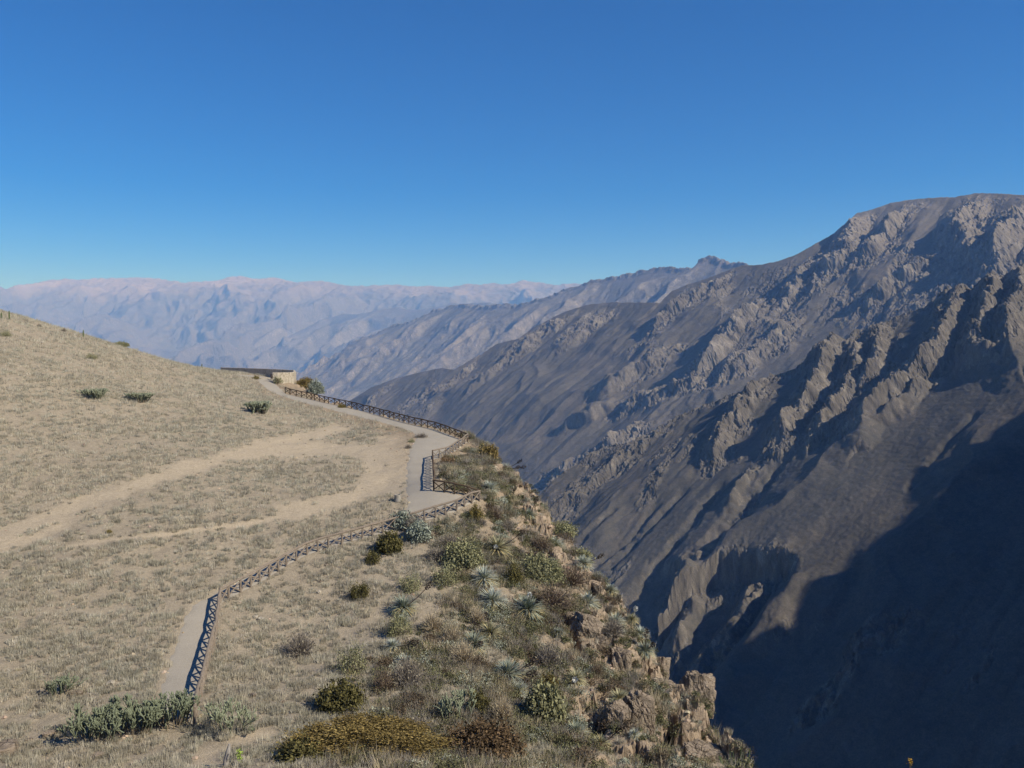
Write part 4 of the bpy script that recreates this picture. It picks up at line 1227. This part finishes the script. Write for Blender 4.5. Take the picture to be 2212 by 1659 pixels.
# jointed bushy cacti -------------------------------------------------------------
def cholla(seed, nmain, reach, h, seg=0.26, rad=0.055, tone=(0.17, 0.205, 0.11)):
    r = np.random.RandomState(seed); A = Acc(); B = Acc()
    ends = []
    def grow(p, d, depth):
        ln = seg * r.uniform(.8, 1.3); e = p + d * ln
        rr_ = rad * r.uniform(.8, 1.15)
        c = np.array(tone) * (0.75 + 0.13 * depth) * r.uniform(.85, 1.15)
        add_tube(A, [p, p + d * ln * .5, p + d * ln * .92, e], [rr_ * .8, rr_, rr_ * .85, rr_ * .3], c, 5)
        if depth < 4:
            for q in range(r.choice([1, 2, 2, 3])):
                nd = d * .8 + r.normal(0, .42, 3) + np.array([0, 0, .42]); nd /= np.linalg.norm(nd)
                if e[2] + nd[2] * seg < h * 1.05: grow(e, nd, depth + 1)
    for i in range(nmain):
        a = r.uniform(0, 2 * math.pi); rr_ = math.sqrt(r.rand()) * reach
        p = np.array([math.cos(a) * rr_, math.sin(a) * rr_ * .7, r.uniform(0.0, h * .35)])
        base = np.array([p[0] * .75, p[1] * .75, -.1])
        add_tube(B, [(0, 0, -.12), base * .5 + (0, 0, -.06), base], rad, (0.2, 0.17, 0.12), 4)
        add_tube(B, [base, (base + p) / 2 + r.normal(0, .04, 3), p], [rad * 1.1, rad, rad * .8], np.array((0.24, 0.20, 0.14)) * r.uniform(.7, 1.2), 5)
        d = np.array([math.cos(a) * .5 * rr_ / reach, math.sin(a) * .4, 1.0]); d /= np.linalg.norm(d)
        grow(p, d, 0)
    return A.mesh('cactus_green_stems', True), B.mesh('cactus_woody_stems', True)
for i, (u, v, w_, h_, lab, big) in enumerate([
        (205, 1598, 118, 78, 'lowest and leftmost of three bushy green cacti in front of the path', 1),
        (290, 1582, 120, 82, 'middle one of three bushy green cacti in front of the path', 1),
        (375, 1566, 110, 78, 'bushy green cactus touching the near end of the fence', 1),
        (128, 1500, 60, 34, 'thin low cactus in the grass left of the three bushy ones', 1),
        (500, 1582, 100, 66, 'open branching grey green cactus right of the near fence end', 2),
        (205, 860, 40, 20, 'bushy green cactus on the hill, left of a pair', 0),
        (302, 868, 42, 18, 'bushy green cactus on the hill, right of a pair', 0),
        (558, 892, 46, 24, 'bushy green cactus on the hill nearest the gravel path', 0),
        (980, 1560, 70, 100, 'tangled grey green cactus above the rust brown bush', 2)]):
    g = on_ground(u, v); m_ = px_m(g[1])
    reach, hh = w_ * m_ / 2 * .9, h_ * m_
    if big == 0: A_, B_ = cholla(700 + i, 46, reach, hh, .34, .07, (0.19, 0.205, 0.14))
    elif big == 1: A_, B_ = cholla(700 + i, int(26 * reach), reach, hh, .24, .034, (0.15, 0.17, 0.11))
    else: A_, B_ = cholla(700 + i, int(14 * reach), reach, hh, .24, .032, (0.20, 0.22, 0.145))
    place('bushy_cactus', lab, 'cactus', g, 0, 1, 1, [('green_stems', A_, M_CACT), ('woody_stems', B_, M_CACT)], 'bushy jointed cacti')

def column_stem(h, r0, lean, seed):
    r = np.random.RandomState(seed); A = Acc()
    n = 7; th = np.linspace(0, 2 * math.pi, 16, endpoint=False)
    rib = np.where(np.arange(16) % 2 == 0, 1.0, 0.78)
    V = []
    for i in range(n):
        t = i / (n - 1); rr_ = r0 * (1 - .15 * t) * (0.35 if i == n - 1 else 1)
        cx, cy = lean[0] * t * t * h, lean[1] * t * t * h
        V += [(cx + math.cos(a) * rr_ * b, cy + math.sin(a) * rr_ * b, h * (t if i < n - 1 else 1.0)) for a, b in zip(th, rib)]
    q = [(i * 16 + k, i * 16 + (k + 1) % 16, (i + 1) * 16 + (k + 1) % 16, (i + 1) * 16 + k) for i in range(n - 1) for k in range(16)]
    c = np.array((0.10, 0.13, 0.06)) * r.uniform(.8, 1.3)
    A.add(V, q, c)
    A.add([V[(n - 1) * 16 + k] for k in range(16)] + [(lean[0] * h, lean[1] * h, h + .02)], [(k, (k + 1) % 16, 16) for k in range(16)], c)
    return A.mesh('column_stem')
g = on_ground(1592, 1650); rr_ = np.random.RandomState(3)
g = np.array([P(1590, 1662, 55.0)[0], 55.0, 0.0]); g[2] = P(1590, 1680, 55.0)[2]
t = empty('columnar_cactus', tuple(g)); tag(t, 'dark columnar cactus with many upright stems at the edge of the cliff', 'cactus')
for i in range(30):
    a, b = rr_.uniform(-.95, .85), rr_.uniform(-.5, .5)
    o = obj('stem', column_stem(rr_.uniform(1.0, 2.2) * (1.0 if a > -.3 else .75), .05, (rr_.normal(0, .08) + a * .22 - .05, rr_.normal(0, .06)), i), M_CACT, t)
    o.location = (a, b, -0.25 + .1 * abs(a))
# slim cactus poles on the hill
for u, v, h_, lab in [(20, 690, 16, 'slim upright cactus pole near the hill top, second from the left edge'), (3, 688, 11, 'slim upright cactus pole at the very left edge of the hill top'),
                      (180, 728, 13, 'slim upright cactus pole alone on the hill skyline'), (436, 796, 8, 'small upright cactus on the skyline left of the lookout wall')]:
    g = on_ground(u, v); m_ = px_m(g[1])
    o = obj('cactus_pole', column_stem(h_ * m_ + .4, .13, (.03, 0), int(u)), M_CACT); o.location = (g[0], g[1], g[2] - .2)
    tag(o, lab, 'cactus', 'cactus poles on the hill')

# rocks ------------------------------------------------------------------------------
import bmesh
def ico(sub):
    b = bmesh.new(); bmesh.ops.create_icosphere(b, subdivisions=sub, radius=1)
    V = np.array([v_.co[:] for v_ in b.verts]); T = np.array([[l.index for l in f.verts] for f in b.faces]); b.free()
    return V / np.linalg.norm(V, axis=1)[:, None], T
ICO = {s: ico(s) for s in (4, 5, 6)}
def rock_mesh(seed, dims, sub=4, nplanes=13, rough=0.05):
    r = np.random.RandomState(seed); D, T = ICO[sub]
    nn = r.normal(0, 1, (nplanes, 3)); nn /= np.linalg.norm(nn, axis=1)[:, None]
    nn = np.vstack([nn, np.eye(3), -np.eye(3)])
    nn[-6:] += r.normal(0, .12, (6, 3)); nn /= np.linalg.norm(nn, axis=1)[:, None]
    dd = np.r_[r.uniform(.72, 1.0, nplanes), r.uniform(.75, .95, 6)]
    dots = D @ nn.T
    rad = np.where(dots > 0.05, dd[None] / np.maximum(dots, .05), 9).min(1)
    rad = np.minimum(rad, 1.45)
    f1 = fbm(D[:, 0] * 3 + D[:, 2] * 2.2 + seed, D[:, 1] * 3 - D[:, 2] * 1.7, 5, seed)
    c1, c2, cv = cells(D[:, 0] * 2.6 + D[:, 2] * 1.3 + seed, D[:, 1] * 2.6 + D[:, 2] * 2.1, seed)
    rad = rad * (1 + rough * 1.6 * f1 + rough * 1.4 * (cv - .5) - rough * 1.3 * np.exp(-((c2 - c1) / .06) ** 2))
    return mesh_np('rock', D * rad[:, None] * np.array(dims), T, smooth=False)
M_ROCK = mat_rock('tan_rock', [(0.28, (0.14, 0.115, 0.09)), (0.45, (0.27, 0.22, 0.165)), (0.6, (0.38, 0.305, 0.23)), (0.8, (0.30, 0.275, 0.235))])
M_PALE = mat_rock('pale_rock', [(0.3, (0.38, 0.34, 0.27)), (0.7, (0.55, 0.49, 0.39))], 2.0, 0.05)
M_STONE = mat_rock('wall_stone', [(0.3, (0.40, 0.35, 0.27)), (0.7, (0.60, 0.53, 0.42))], 1.6, 0.05)
M_SHADED_STONE = mat_rock('shaded_wall_stone', [(0.3, (0.46, 0.40, 0.32)), (0.7, (0.62, 0.55, 0.46))], 1.6, 0.05)  # same wall, inner face in shade: colour lightened to offset the shade
CR = [ # u, v centre, half sizes in photo units (across, deep, tall), tilt, label, raise
    (1505, 1530, 42, 40, 52, (0.05, 0.30, 0.2), 'leaning rock slab with a shaded left side at the tip of the cliff', 6),
    (1510, 1618, 58, 50, 48, (0, 0, .1), 'large block forming the right side of the black crack', 0),
    (1382, 1590, 40, 40, 84, (0, -.06, .2), 'tall rock pillar forming the left side of the black crack', 4),
    (1560, 1632, 34, 40, 60, (0, 0.1, .4), 'last rock block at the bottom right end of the cliff', -6),
    (1385, 1510, 34, 30, 40, (0.1, -.2, .5), 'flat faced rock with a dark overhang on its left', 4),
    (1262, 1372, 34, 30, 40, (0, .2, .3), 'sunlit rock beside the black hollow in the slope', 2),
    (1232, 1336, 22, 24, 30, (0, -.1, .9), 'narrow rock on the left of the black hollow', 0),
    (1340, 1438, 26, 26, 46, (0, .1, .1), 'smooth pale rock face in the middle of the cliff', 0),
    (1330, 1590, 36, 34, 50, (0, .05, .7), 'broad rock face left of the tall pillar', -6),
    (1436, 1508, 28, 34, 36, (0, .1, .7), 'upright rock filling the space above the black crack', -2),
    (1300, 1545, 32, 30, 36, (0.2, .1, .2), 'rounded rock bulge left of the round yellow centred rosette', -4),
    (1300, 1370, 24, 24, 30, (0.2, .1, 1.2), 'lichen marked rock right of the black hollow', 0),
    (1290, 1395, 30, 26, 30, (.1, 0, 2.1), 'tan rock step under the lichen marked rock', -2),
    (1425, 1440, 26, 26, 32, (.1, .2, .6), 'rock knob on the rim above the dark chasm', -4),
    (1108, 1030, 16, 16, 16, (0, .1, .3), 'orange rock knob below the skyline rosette with dark stalks', 0),
    (1072, 1098, 9, 9, 9, (0, .1, .3), 'bright cream rock right of the round bush under the fence corner', 2),
]
for i, (u, v, a, b, c_, rot, lab, up) in enumerate(CR):
    g = on_ground(u, v); m_ = px_m(g[1])
    o = obj('cliff_rock' if v > 1200 else 'rock', rock_mesh(800 + i, (a * m_, b * m_, c_ * m_), 6 if a > 20 else 4), M_PALE if 'cream' in lab else M_ROCK)
    o.location = (g[0], g[1] + b * m_ * .25, g[2] + up * m_); o.rotation_euler = rot
    tag(o, lab, 'rock', 'rocks of the cliff')
for i, (u, v, w_, lab) in enumerate([
        (10, 1625, 70, 'big tan boulder half buried at the bottom left corner'), (108, 1588, 34, 'rounded tan stone left of the lowest bushy cactus'),
        (62, 1600, 20, 'small tan stone between the corner boulder and the rounded one'), (212, 1638, 30, 'flat orange stone below the lowest bushy cactus'),
        (165, 1498, 28, 'flat whitish stone in the grass left of the path'), (240, 1478, 22, 'flat grey stone right of the flat whitish one'),
        (552, 1332, 16, 'pale stone in the grass right of the near fence'), (565, 1338, 20, 'larger pale stone touching its smaller twin in the grass'),
        (540, 1360, 11, 'small pale stone below the pair in the grass'), (546, 1502, 20, 'tan block of stone in the grass right of the near fence end'),
        (610, 1516, 12, 'small tan stone uphill of the dark brown olive bush'), (700, 1185, 9, 'whitish stone under the diagonal fence'),
        (692, 1256, 11, 'whitish stone in the grass below the middle of the diagonal fence'), (706, 1222, 11, 'whitish stone nearest the middle of the diagonal fence'),
        (690, 1280, 12, 'cream stone left of the bush with a black left side'), (815, 1590, 34, 'rounded tan boulder behind the wide yellow olive bush'),
        (560, 800, 0, '')]):
    if w_ == 0: continue
    g = on_ground(u, v); m_ = px_m(g[1]); a = w_ * m_ / 2
    o = obj('boulder' if w_ > 25 else 'stone', rock_mesh(900 + i, (a, a * .8, a * .5), 4, 9, .04), M_PALE if 'white' in lab or 'cream' in lab or 'pale' in lab or 'grey' in lab else M_ROCK)
    o.location = (g[0], g[1], g[2] + a * .12); o.rotation_euler = (0, 0, RNG.uniform(0, 6))
    tag(o, lab, 'rock', 'stones lying in the grass')

# loose stones lying about ------------------------------------------------------------
rng = np.random.RandomState(77)
n = 9000
X, Y = scatter(n, 40, 140, -100)
s_ = rim_s(X, Y); pd_ = path_sd(X, Y)
kp = (s_ < 1.5) & (pd_ > -0.3) & ((rng.rand(n) < 0.16) | ((s_ > -14) & (rng.rand(n) < 0.8)) | ((np.abs(pd_) < .5) & (rng.rand(n) < .7)))
X, Y = X[kp], Y[kp]; k = len(X)
D0 = np.array([(1, 0, 0), (-1, 0, 0), (0, 1, 0), (0, -1, 0), (0, 0, 1), (.6, .6, .5), (-.6, .6, .5), (-.6, -.6, .5), (.6, -.6, .5)], float)
T0 = np.array([(4, 5, 6), (4, 6, 7), (4, 7, 8), (4, 8, 5), (5, 0, 2), (5, 2, 6), (6, 2, 1), (6, 1, 7), (7, 1, 3), (7, 3, 8), (8, 3, 0), (8, 0, 5)])
rad_ = 0.05 + 0.17 * rng.rand(k) ** 3
rad_ = np.where(s_[kp] > -8, rad_ * 1.5, rad_)
VV = D0[None] * rng.uniform(.6, 1.3, (k, 9, 3)) * rad_[:, None, None] * np.array([1, 1, .75])
an = rng.uniform(0, 6.28, k); ca, sa = np.cos(an)[:, None], np.sin(an)[:, None]
VV = np.stack([VV[..., 0] * ca - VV[..., 1] * sa, VV[..., 0] * sa + VV[..., 1] * ca, VV[..., 2]], -1) + np.stack([X, Y, z_ground(X, Y)], 1)[:, None]
cc = np.array([(0.38, 0.30, 0.22)]) * rng.uniform(.7, 1.4, (k, 1)) * (1 + rng.normal(0, .05, (k, 3)))
me = mesh_np('loose_stones', VV.reshape(-1, 3), (T0[None] + 9 * np.arange(k)[:, None, None]).reshape(-1, 3), np.repeat(cc, 9, 0), False)
tag(obj('loose_stones', me, M_GRASS), kind='stuff')

# fences --------------------------------------------------------------------------------
M_W1 = mat_wood('grey_timber', (0.13, 0.105, 0.082), (0.32, 0.265, 0.21))
M_W2 = mat_wood('brown_timber', (0.055, 0.040, 0.028), (0.13, 0.092, 0.062))
def log_mesh(name, seed, sides=9, rows=5):
    r = np.random.RandomState(seed); A = Acc()
    pts = [(r.normal(0, .08), r.normal(0, .08), t) for t in np.linspace(0, 1, rows)]; pts[0] = (0, 0, 0); pts[-1] = (0, 0, 1)
    th = np.linspace(0, 2 * math.pi, sides, endpoint=False); V = []
    for p_ in pts:
        rr_ = 1 + r.normal(0, .06, sides)
        V += [(p_[0] + math.cos(a) * q, p_[1] + math.sin(a) * q, p_[2]) for a, q in zip(th, rr_)]
    n = rows
    A.add(V, [(i * sides + k, i * sides + (k + 1) % sides, (i + 1) * sides + (k + 1) % sides, (i + 1) * sides + k) for i in range(n - 1) for k in range(sides)])
    A.add(V[:sides], [(0, k + 1, k) for k in range(1, sides - 1)]); A.add(V[-sides:], [(0, k, k + 1) for k in range(1, sides - 1)])
    return A.mesh(name)
LOGS = {}
def logs(mt, nm):
    if (mt.name, nm) not in LOGS:
        ms = [log_mesh(nm, 40 + i) for i in range(3)]
        for m_ in ms: m_.materials.append(mt)
        LOGS[(mt.name, nm)] = ms
    return LOGS[(mt.name, nm)]
def bar(name, p0, p1, r0, mt, parent, org):
    p0 = Vector(p0); p1 = Vector(p1); d = p1 - p0
    o = bpy.data.objects.new(name, random.choice(logs(mt, name)))
    link(o, parent)
    q = d.to_track_quat('Z', 'Y')
    o.location = p0 - org; o.rotation_mode = 'QUATERNION'; o.rotation_quaternion = q; o.scale = (r0, r0, d.length)
    return o
def fence(key, nbay, mt, label, hgt=1.1, pr=0.08, uneven=0.0, lastpost=True):
    pts = np.array(FL[key])[:, :2]
    L = np.r_[0, np.cumsum(np.hypot(*np.diff(pts, axis=0).T))]
    s_ = np.linspace(0, L[-1], nbay + 1)
    X = np.interp(s_, L, pts[:, 0]); Yv = np.interp(s_, L, pts[:, 1])
    Z = H0(X, Yv)
    org = Vector((X[0], Yv[0], Z[0]))
    t = empty('wooden_fence', org); tag(t, label, 'fence', 'log fences with crossed braces')
    r = np.random.RandomState(nbay)
    jj = r.normal(0, .07, nbay + 1) * (L[-1] / nbay); jj[0] = jj[-1] = 0
    X = np.interp(s_ + jj, L, pts[:, 0]); Yv = np.interp(s_ + jj, L, pts[:, 1]); Z = H0(X, Yv)
    top = [Vector((X[i] + r.normal(0, .035), Yv[i] + r.normal(0, .035), Z[i] + hgt + r.normal(0, max(uneven, .02)))) for i in range(nbay + 1)]
    for i in range(nbay + 1 if lastpost else nbay):
        bar('post', (X[i], Yv[i], Z[i] - .15), top[i] - Vector((0, 0, .04)), pr, mt, t, org)
    for i in range(nbay):
        d = (top[i + 1] - top[i]).normalized() * .06
        bar('top_rail', top[i] - d, top[i + 1] + d, pr * 1.1, mt, t, org)
        b0 = Vector((X[i], Yv[i], Z[i] + r.uniform(.05, .22))); b1 = Vector((X[i + 1], Yv[i + 1], Z[i + 1] + r.uniform(.05, .22)))
        off = Vector((d.y, -d.x, 0)).normalized() * .03
        bar('brace', b0 + off, top[i + 1] - Vector((0, 0, r.uniform(.06, .2))) + off, pr * r.uniform(.5, .75), mt, t, org)
        bar('brace', b1 - off, top[i] - Vector((0, 0, r.uniform(.06, .2))) - off, pr * r.uniform(.5, .75), mt, t, org)
    return t
fence('near', 14, M_W1, 'weathered grey log fence running down from the corner to the bushy cacti', uneven=.03, pr=.1)
fence('diag', 26, M_W1, 'long weathered log fence climbing diagonally to the pointed lookout corner', uneven=.02, pr=.1)
fence('vee', 4, M_W2, 'short dark brown log fence closing the triangular lookout', lastpost=False)
fence('walk', 12, M_W2, 'log fence running straight up beside the gravel walkway with a ladder shaped shadow')
fence('link', 9, M_W1, 'grey log fence slanting from the walkway up to the rim corner')
fence('far', 34, M_W2, 'far dark log fence curving along the rim beyond the wide bend of the path', lastpost=True)
FL['stub'] = [on_ground(588, 829), on_ground(601, 836)]
FL['stub'] = [np.array(P(586, 824, 184)), np.array(P(600, 832, 176))]
fence('stub', 4, M_W2, 'tiny piece of dark log fence beside the stone lookout wall')

# stone lookout wall -----------------------------------------------------------------------
def wall_part(name, pts, h, th, mt, parent, org):
    pts = np.array(pts, float); n = 60
    L = np.r_[0, np.cumsum(np.hypot(*np.diff(pts[:, :2], axis=0).T))]; s_ = np.linspace(0, L[-1], n)
    X = np.interp(s_, L, pts[:, 0]); Yv = np.interp(s_, L, pts[:, 1])
    tx, ty = np.gradient(X), np.gradient(Yv); ln = np.hypot(tx, ty); nx, ny = -ty / ln, tx / ln
    Z = np.interp(s_, L, pts[:, 2])
    prof = [(-th / 2, -1.6), (-th / 2, h - .06), (-th / 2 + .05, h), (th / 2 - .05, h), (th / 2, h - .06), (th / 2, -1.6)]
    V = []
    wob = .03 * perlin(s_ / .5, s_ * 0 + .4, 8)
    for o_, z_ in prof:
        V.append(np.stack([X + nx * (o_ + wob) - org[0], Yv + ny * (o_ + wob) - org[1], Z + z_ + (wob if z_ > 0 else 0) - org[2]], 1))
    V = np.concatenate(V); k = len(prof)
    q = grid_faces(k, n)
    ends = [(0, n, 2 * n, 3 * n), (0, 3 * n, 4 * n, 5 * n)]
    ends2 = [tuple(e + n - 1 for e in f) for f in ends]
    return obj(name, mesh_np(name, V, np.vstack([q, ends, ends2]), smooth=False), mt, parent)
def at_y(u, v, Y): return np.array(P(u, v, Y))
wl_far = [at_y(478, 805.5, 206), at_y(520, 807, 201), at_y(580, 809.5, 193), at_y(618, 811.5, 188), at_y(636, 813, 185.5)]
org = wl_far[-1].copy(); org[2] = float(tps(org[0], org[1]))
t = empty('lookout_wall', tuple(org)); tag(t, 'curved stone parapet of the far lookout, shaded inside and sunlit outside', 'wall')
wl_near = [at_y(589, 818, 178.5), at_y(600, 818, 178.8), at_y(620, 818, 180.5), at_y(633, 817, 182.5), at_y(638, 815, 185)]
wall_part('far_parapet', wl_far, 1.35, .4, M_SHADED_STONE, t, org)
wall_part('near_parapet', wl_near, 1.3, .4, M_STONE, t, org)
# low kerb of yellowish stone across the gravel
kb = [on_ground(562, 818)[:2], on_ground(580, 817)[:2]]
kz = [on_ground(562, 818), on_ground(580, 817)]
V = []
A = Acc()
a_, b_ = np.array(kz[0]), np.array(kz[1])
for i in range(12):
    c_ = a_ + (b_ - a_) * (i + .5) / 12 ; w_ = np.linalg.norm(b_ - a_) / 26
    A.add([(c_[0] + sx * w_ - a_[0], c_[1] + sy * .18 - a_[1], c_[2] + sz - a_[2]) for sz in (-.2, .24) for sx, sy in ((-1, -1), (1, -1), (1, 1), (-1, 1))],
          [(0, 1, 5, 4), (1, 2, 6, 5), (2, 3, 7, 6), (3, 0, 4, 7), (4, 5, 6, 7)])
o = obj('stone_kerb', A.mesh('stone_kerb'), M_STONE); o.location = tuple(a_)
tag(o, 'low yellowish stone kerb across the gravel before the lookout', 'kerb')

# stump, broken post, sprout, flower ----------------------------------------------------------
g = on_ground(859, 1082); A = Acc()
th = np.linspace(0, 2 * math.pi, 18, endpoint=False); r = np.random.RandomState(5)
rows_ = [(0, .40), (.3, .37), (.62, .36), (.70, .35), (.705, .27), (.60, .24), (.60, .0)]
V = [(math.cos(a) * (q * (1 + .03 * math.sin(3 * a))), math.sin(a) * q, z_ - .05) for z_, q in rows_ for a in th]
A.add(V, [(i * 18 + k, i * 18 + (k + 1) % 18, (i + 1) * 18 + (k + 1) % 18, (i + 1) * 18 + k) for i in range(len(rows_) - 1) for k in range(18)])
o = obj('tree_stump', A.mesh('tree_stump'), mat_wood('stump_wood', (0.22, 0.20, 0.17), (0.38, 0.35, 0.30))); o.location = tuple(g)
tag(o, 'grey hollow stump standing at the edge of the gravel walkway', 'stump')
g = on_ground(486, 1655); A = Acc()
add_tube(A, [(0, 0, -.3), (.06, .0, .35), (.16, .05, .8), (.22, .1, 1.15)], [.16, .14, .12, .06], (1, 1, 1), 9)
add_tube(A, [(.02, 0, .1), (.2, -.1, .5), (.27, -.1, .75)], [.09, .07, .03], (1, 1, 1), 7)
o = obj('broken_post', A.mesh('broken_post'), mat_wood('bleached_wood', (0.20, 0.185, 0.17), (0.42, 0.39, 0.35))); o.location = tuple(g)
tag(o, 'broken bleached wooden post on bare soil at the bottom edge', 'post')
g = on_ground(517, 1652); t = empty('leafy_sprout', tuple(g)); tag(t, 'bright yellow green sprout beside the broken post', 'plant')
A = Acc(); r = np.random.RandomState(6)
add_tube(A, [(0, 0, -.1), (.02, 0, .35), (.0, 0, .75)], [.02, .016, .01], (0.25, 0.30, 0.08), 5)
obj('stem', A.mesh('sprout_stem'), M_LEAF, t)
cen = np.stack([r.normal(0, .07, 90), r.normal(0, .07, 90), r.uniform(.1, .85, 90)], 1)
V, Fc, C = leaves(cen, .035, np.array((0.34, 0.46, 0.08))[None] * r.uniform(.7, 1.3, (90, 1)), r)
obj('leaves', mesh_np('sprout_leaves', V, Fc, C, False), M_LEAF, t)
Yf = 30.0; gx_, _, gz_ = P(1966, 1645, Yf); zg = float(z_ground(gx_, Yf))
t = empty('yellow_flower', (gx_, Yf, zg)); tag(t, 'small yellow flower on a thin stem poking up at the bottom right', 'flower')
hgt = gz_ - zg; A = Acc()
add_tube(A, [(0, 0, -.1), (.02, 0, hgt * .5), (0, 0, hgt)], [.012, .01, .008], (0.30, 0.24, 0.10), 5)
add_tube(A, [(0.01, 0, hgt * .8), (.06, 0, hgt * .92)], [.008, .006], (0.30, 0.24, 0.10), 5)
obj('stem', A.mesh('flower_stem'), M_LEAF, t)
r = np.random.RandomState(8); cen = r.normal(0, .04, (50, 3)) * (1, 1, 1.3) + (0.02, 0, hgt)
V, Fc, C = leaves(cen, .016, np.array((0.62, 0.38, 0.04))[None] * r.uniform(.6, 1.2, (50, 1)), r)
obj('petals', mesh_np('petals', V, Fc, C, False), M_LEAF, t)
#print('flower', hgt, zg)


# ------------------------------------------------------------------ air
me = mesh_np('haze', [(x, y, z) for z in (-1760, 2900) for x, y in ((-42000, -42000), (42000, -42000), (42000, 42000), (-42000, 42000))],
             [(0, 3, 2, 1), (4, 5, 6, 7), (0, 1, 5, 4), (1, 2, 6, 5), (2, 3, 7, 6), (3, 0, 4, 7)], smooth=False)
m = bpy.data.materials.new('haze_air'); m.use_nodes = True
nt = m.node_tree; nt.nodes.clear()
out = nt.nodes.new('ShaderNodeOutputMaterial'); pvn = nt.nodes.new('ShaderNodeVolumePrincipled')
pvn.inputs['Color'].default_value = (0.24, 0.47, 1.0, 1)
pvn.inputs['Absorption Color'].default_value = (1, 1, 1, 1)
pvn.inputs['Density'].default_value = 4.3e-5
pvn.inputs['Anisotropy'].default_value = 0.0
nt.links.new(pvn.outputs[0], out.inputs['Volume'])
tag(obj('haze', me, m), kind='stuff')

# ------------------------------------------------------------------ light, sky, camera
w = bpy.data.worlds.new('World'); scene.world = w; w.use_nodes = True
nt = w.node_tree
bg = nt.nodes['Background']
sky = nt.nodes.new('ShaderNodeTexSky'); sky.sky_type = 'NISHITA'; sky.sun_disc = False
sky.sun_elevation = SUN_EL
sky.sun_rotation = math.atan2(SUN[0], SUN[1])
sky.altitude = 2000; sky.air_density = 0.8; sky.dust_density = 0.0; sky.ozone_density = 6.0
hs = nt.nodes.new('ShaderNodeHueSaturation'); hs.inputs['Saturation'].default_value = 1.34; hs.inputs['Hue'].default_value = 0.507
nt.links.new(sky.outputs[0], hs.inputs['Color']); nt.links.new(hs.outputs[0], bg.inputs[0])
bg.inputs[1].default_value = 0.110
sl = bpy.data.lights.new('sun', 'SUN'); sl.energy = 4.8; sl.angle = R(0.5); sl.color = (1.0, 0.945, 0.86)
so = bpy.data.objects.new('sun', sl); link(so)
so.rotation_euler = Vector(SUN).to_track_quat('Z', 'Y').to_euler()

cam = bpy.data.cameras.new('camera'); cam.sensor_width = 36; cam.lens = 36 * F / 2212
cam.clip_start = 0.2; cam.clip_end = 200000
co = bpy.data.objects.new('camera', cam); link(co)
co.location = (0, 0, 0); co.rotation_euler = (R(90) - PITCH, 0, 0)
scene.camera = co
scene.view_settings.view_transform = 'Standard'; scene.view_settings.look = 'None'
scene.view_settings.exposure = 0.22; scene.view_settings.gamma = 1.0
scene.view_settings.use_curve_mapping = False
scene.render.engine = 'CYCLES'
scene.cycles.use_denoising = True
scene.cycles.max_bounces = 6; scene.cycles.volume_bounces = 1
scene.cycles.diffuse_bounces = 3
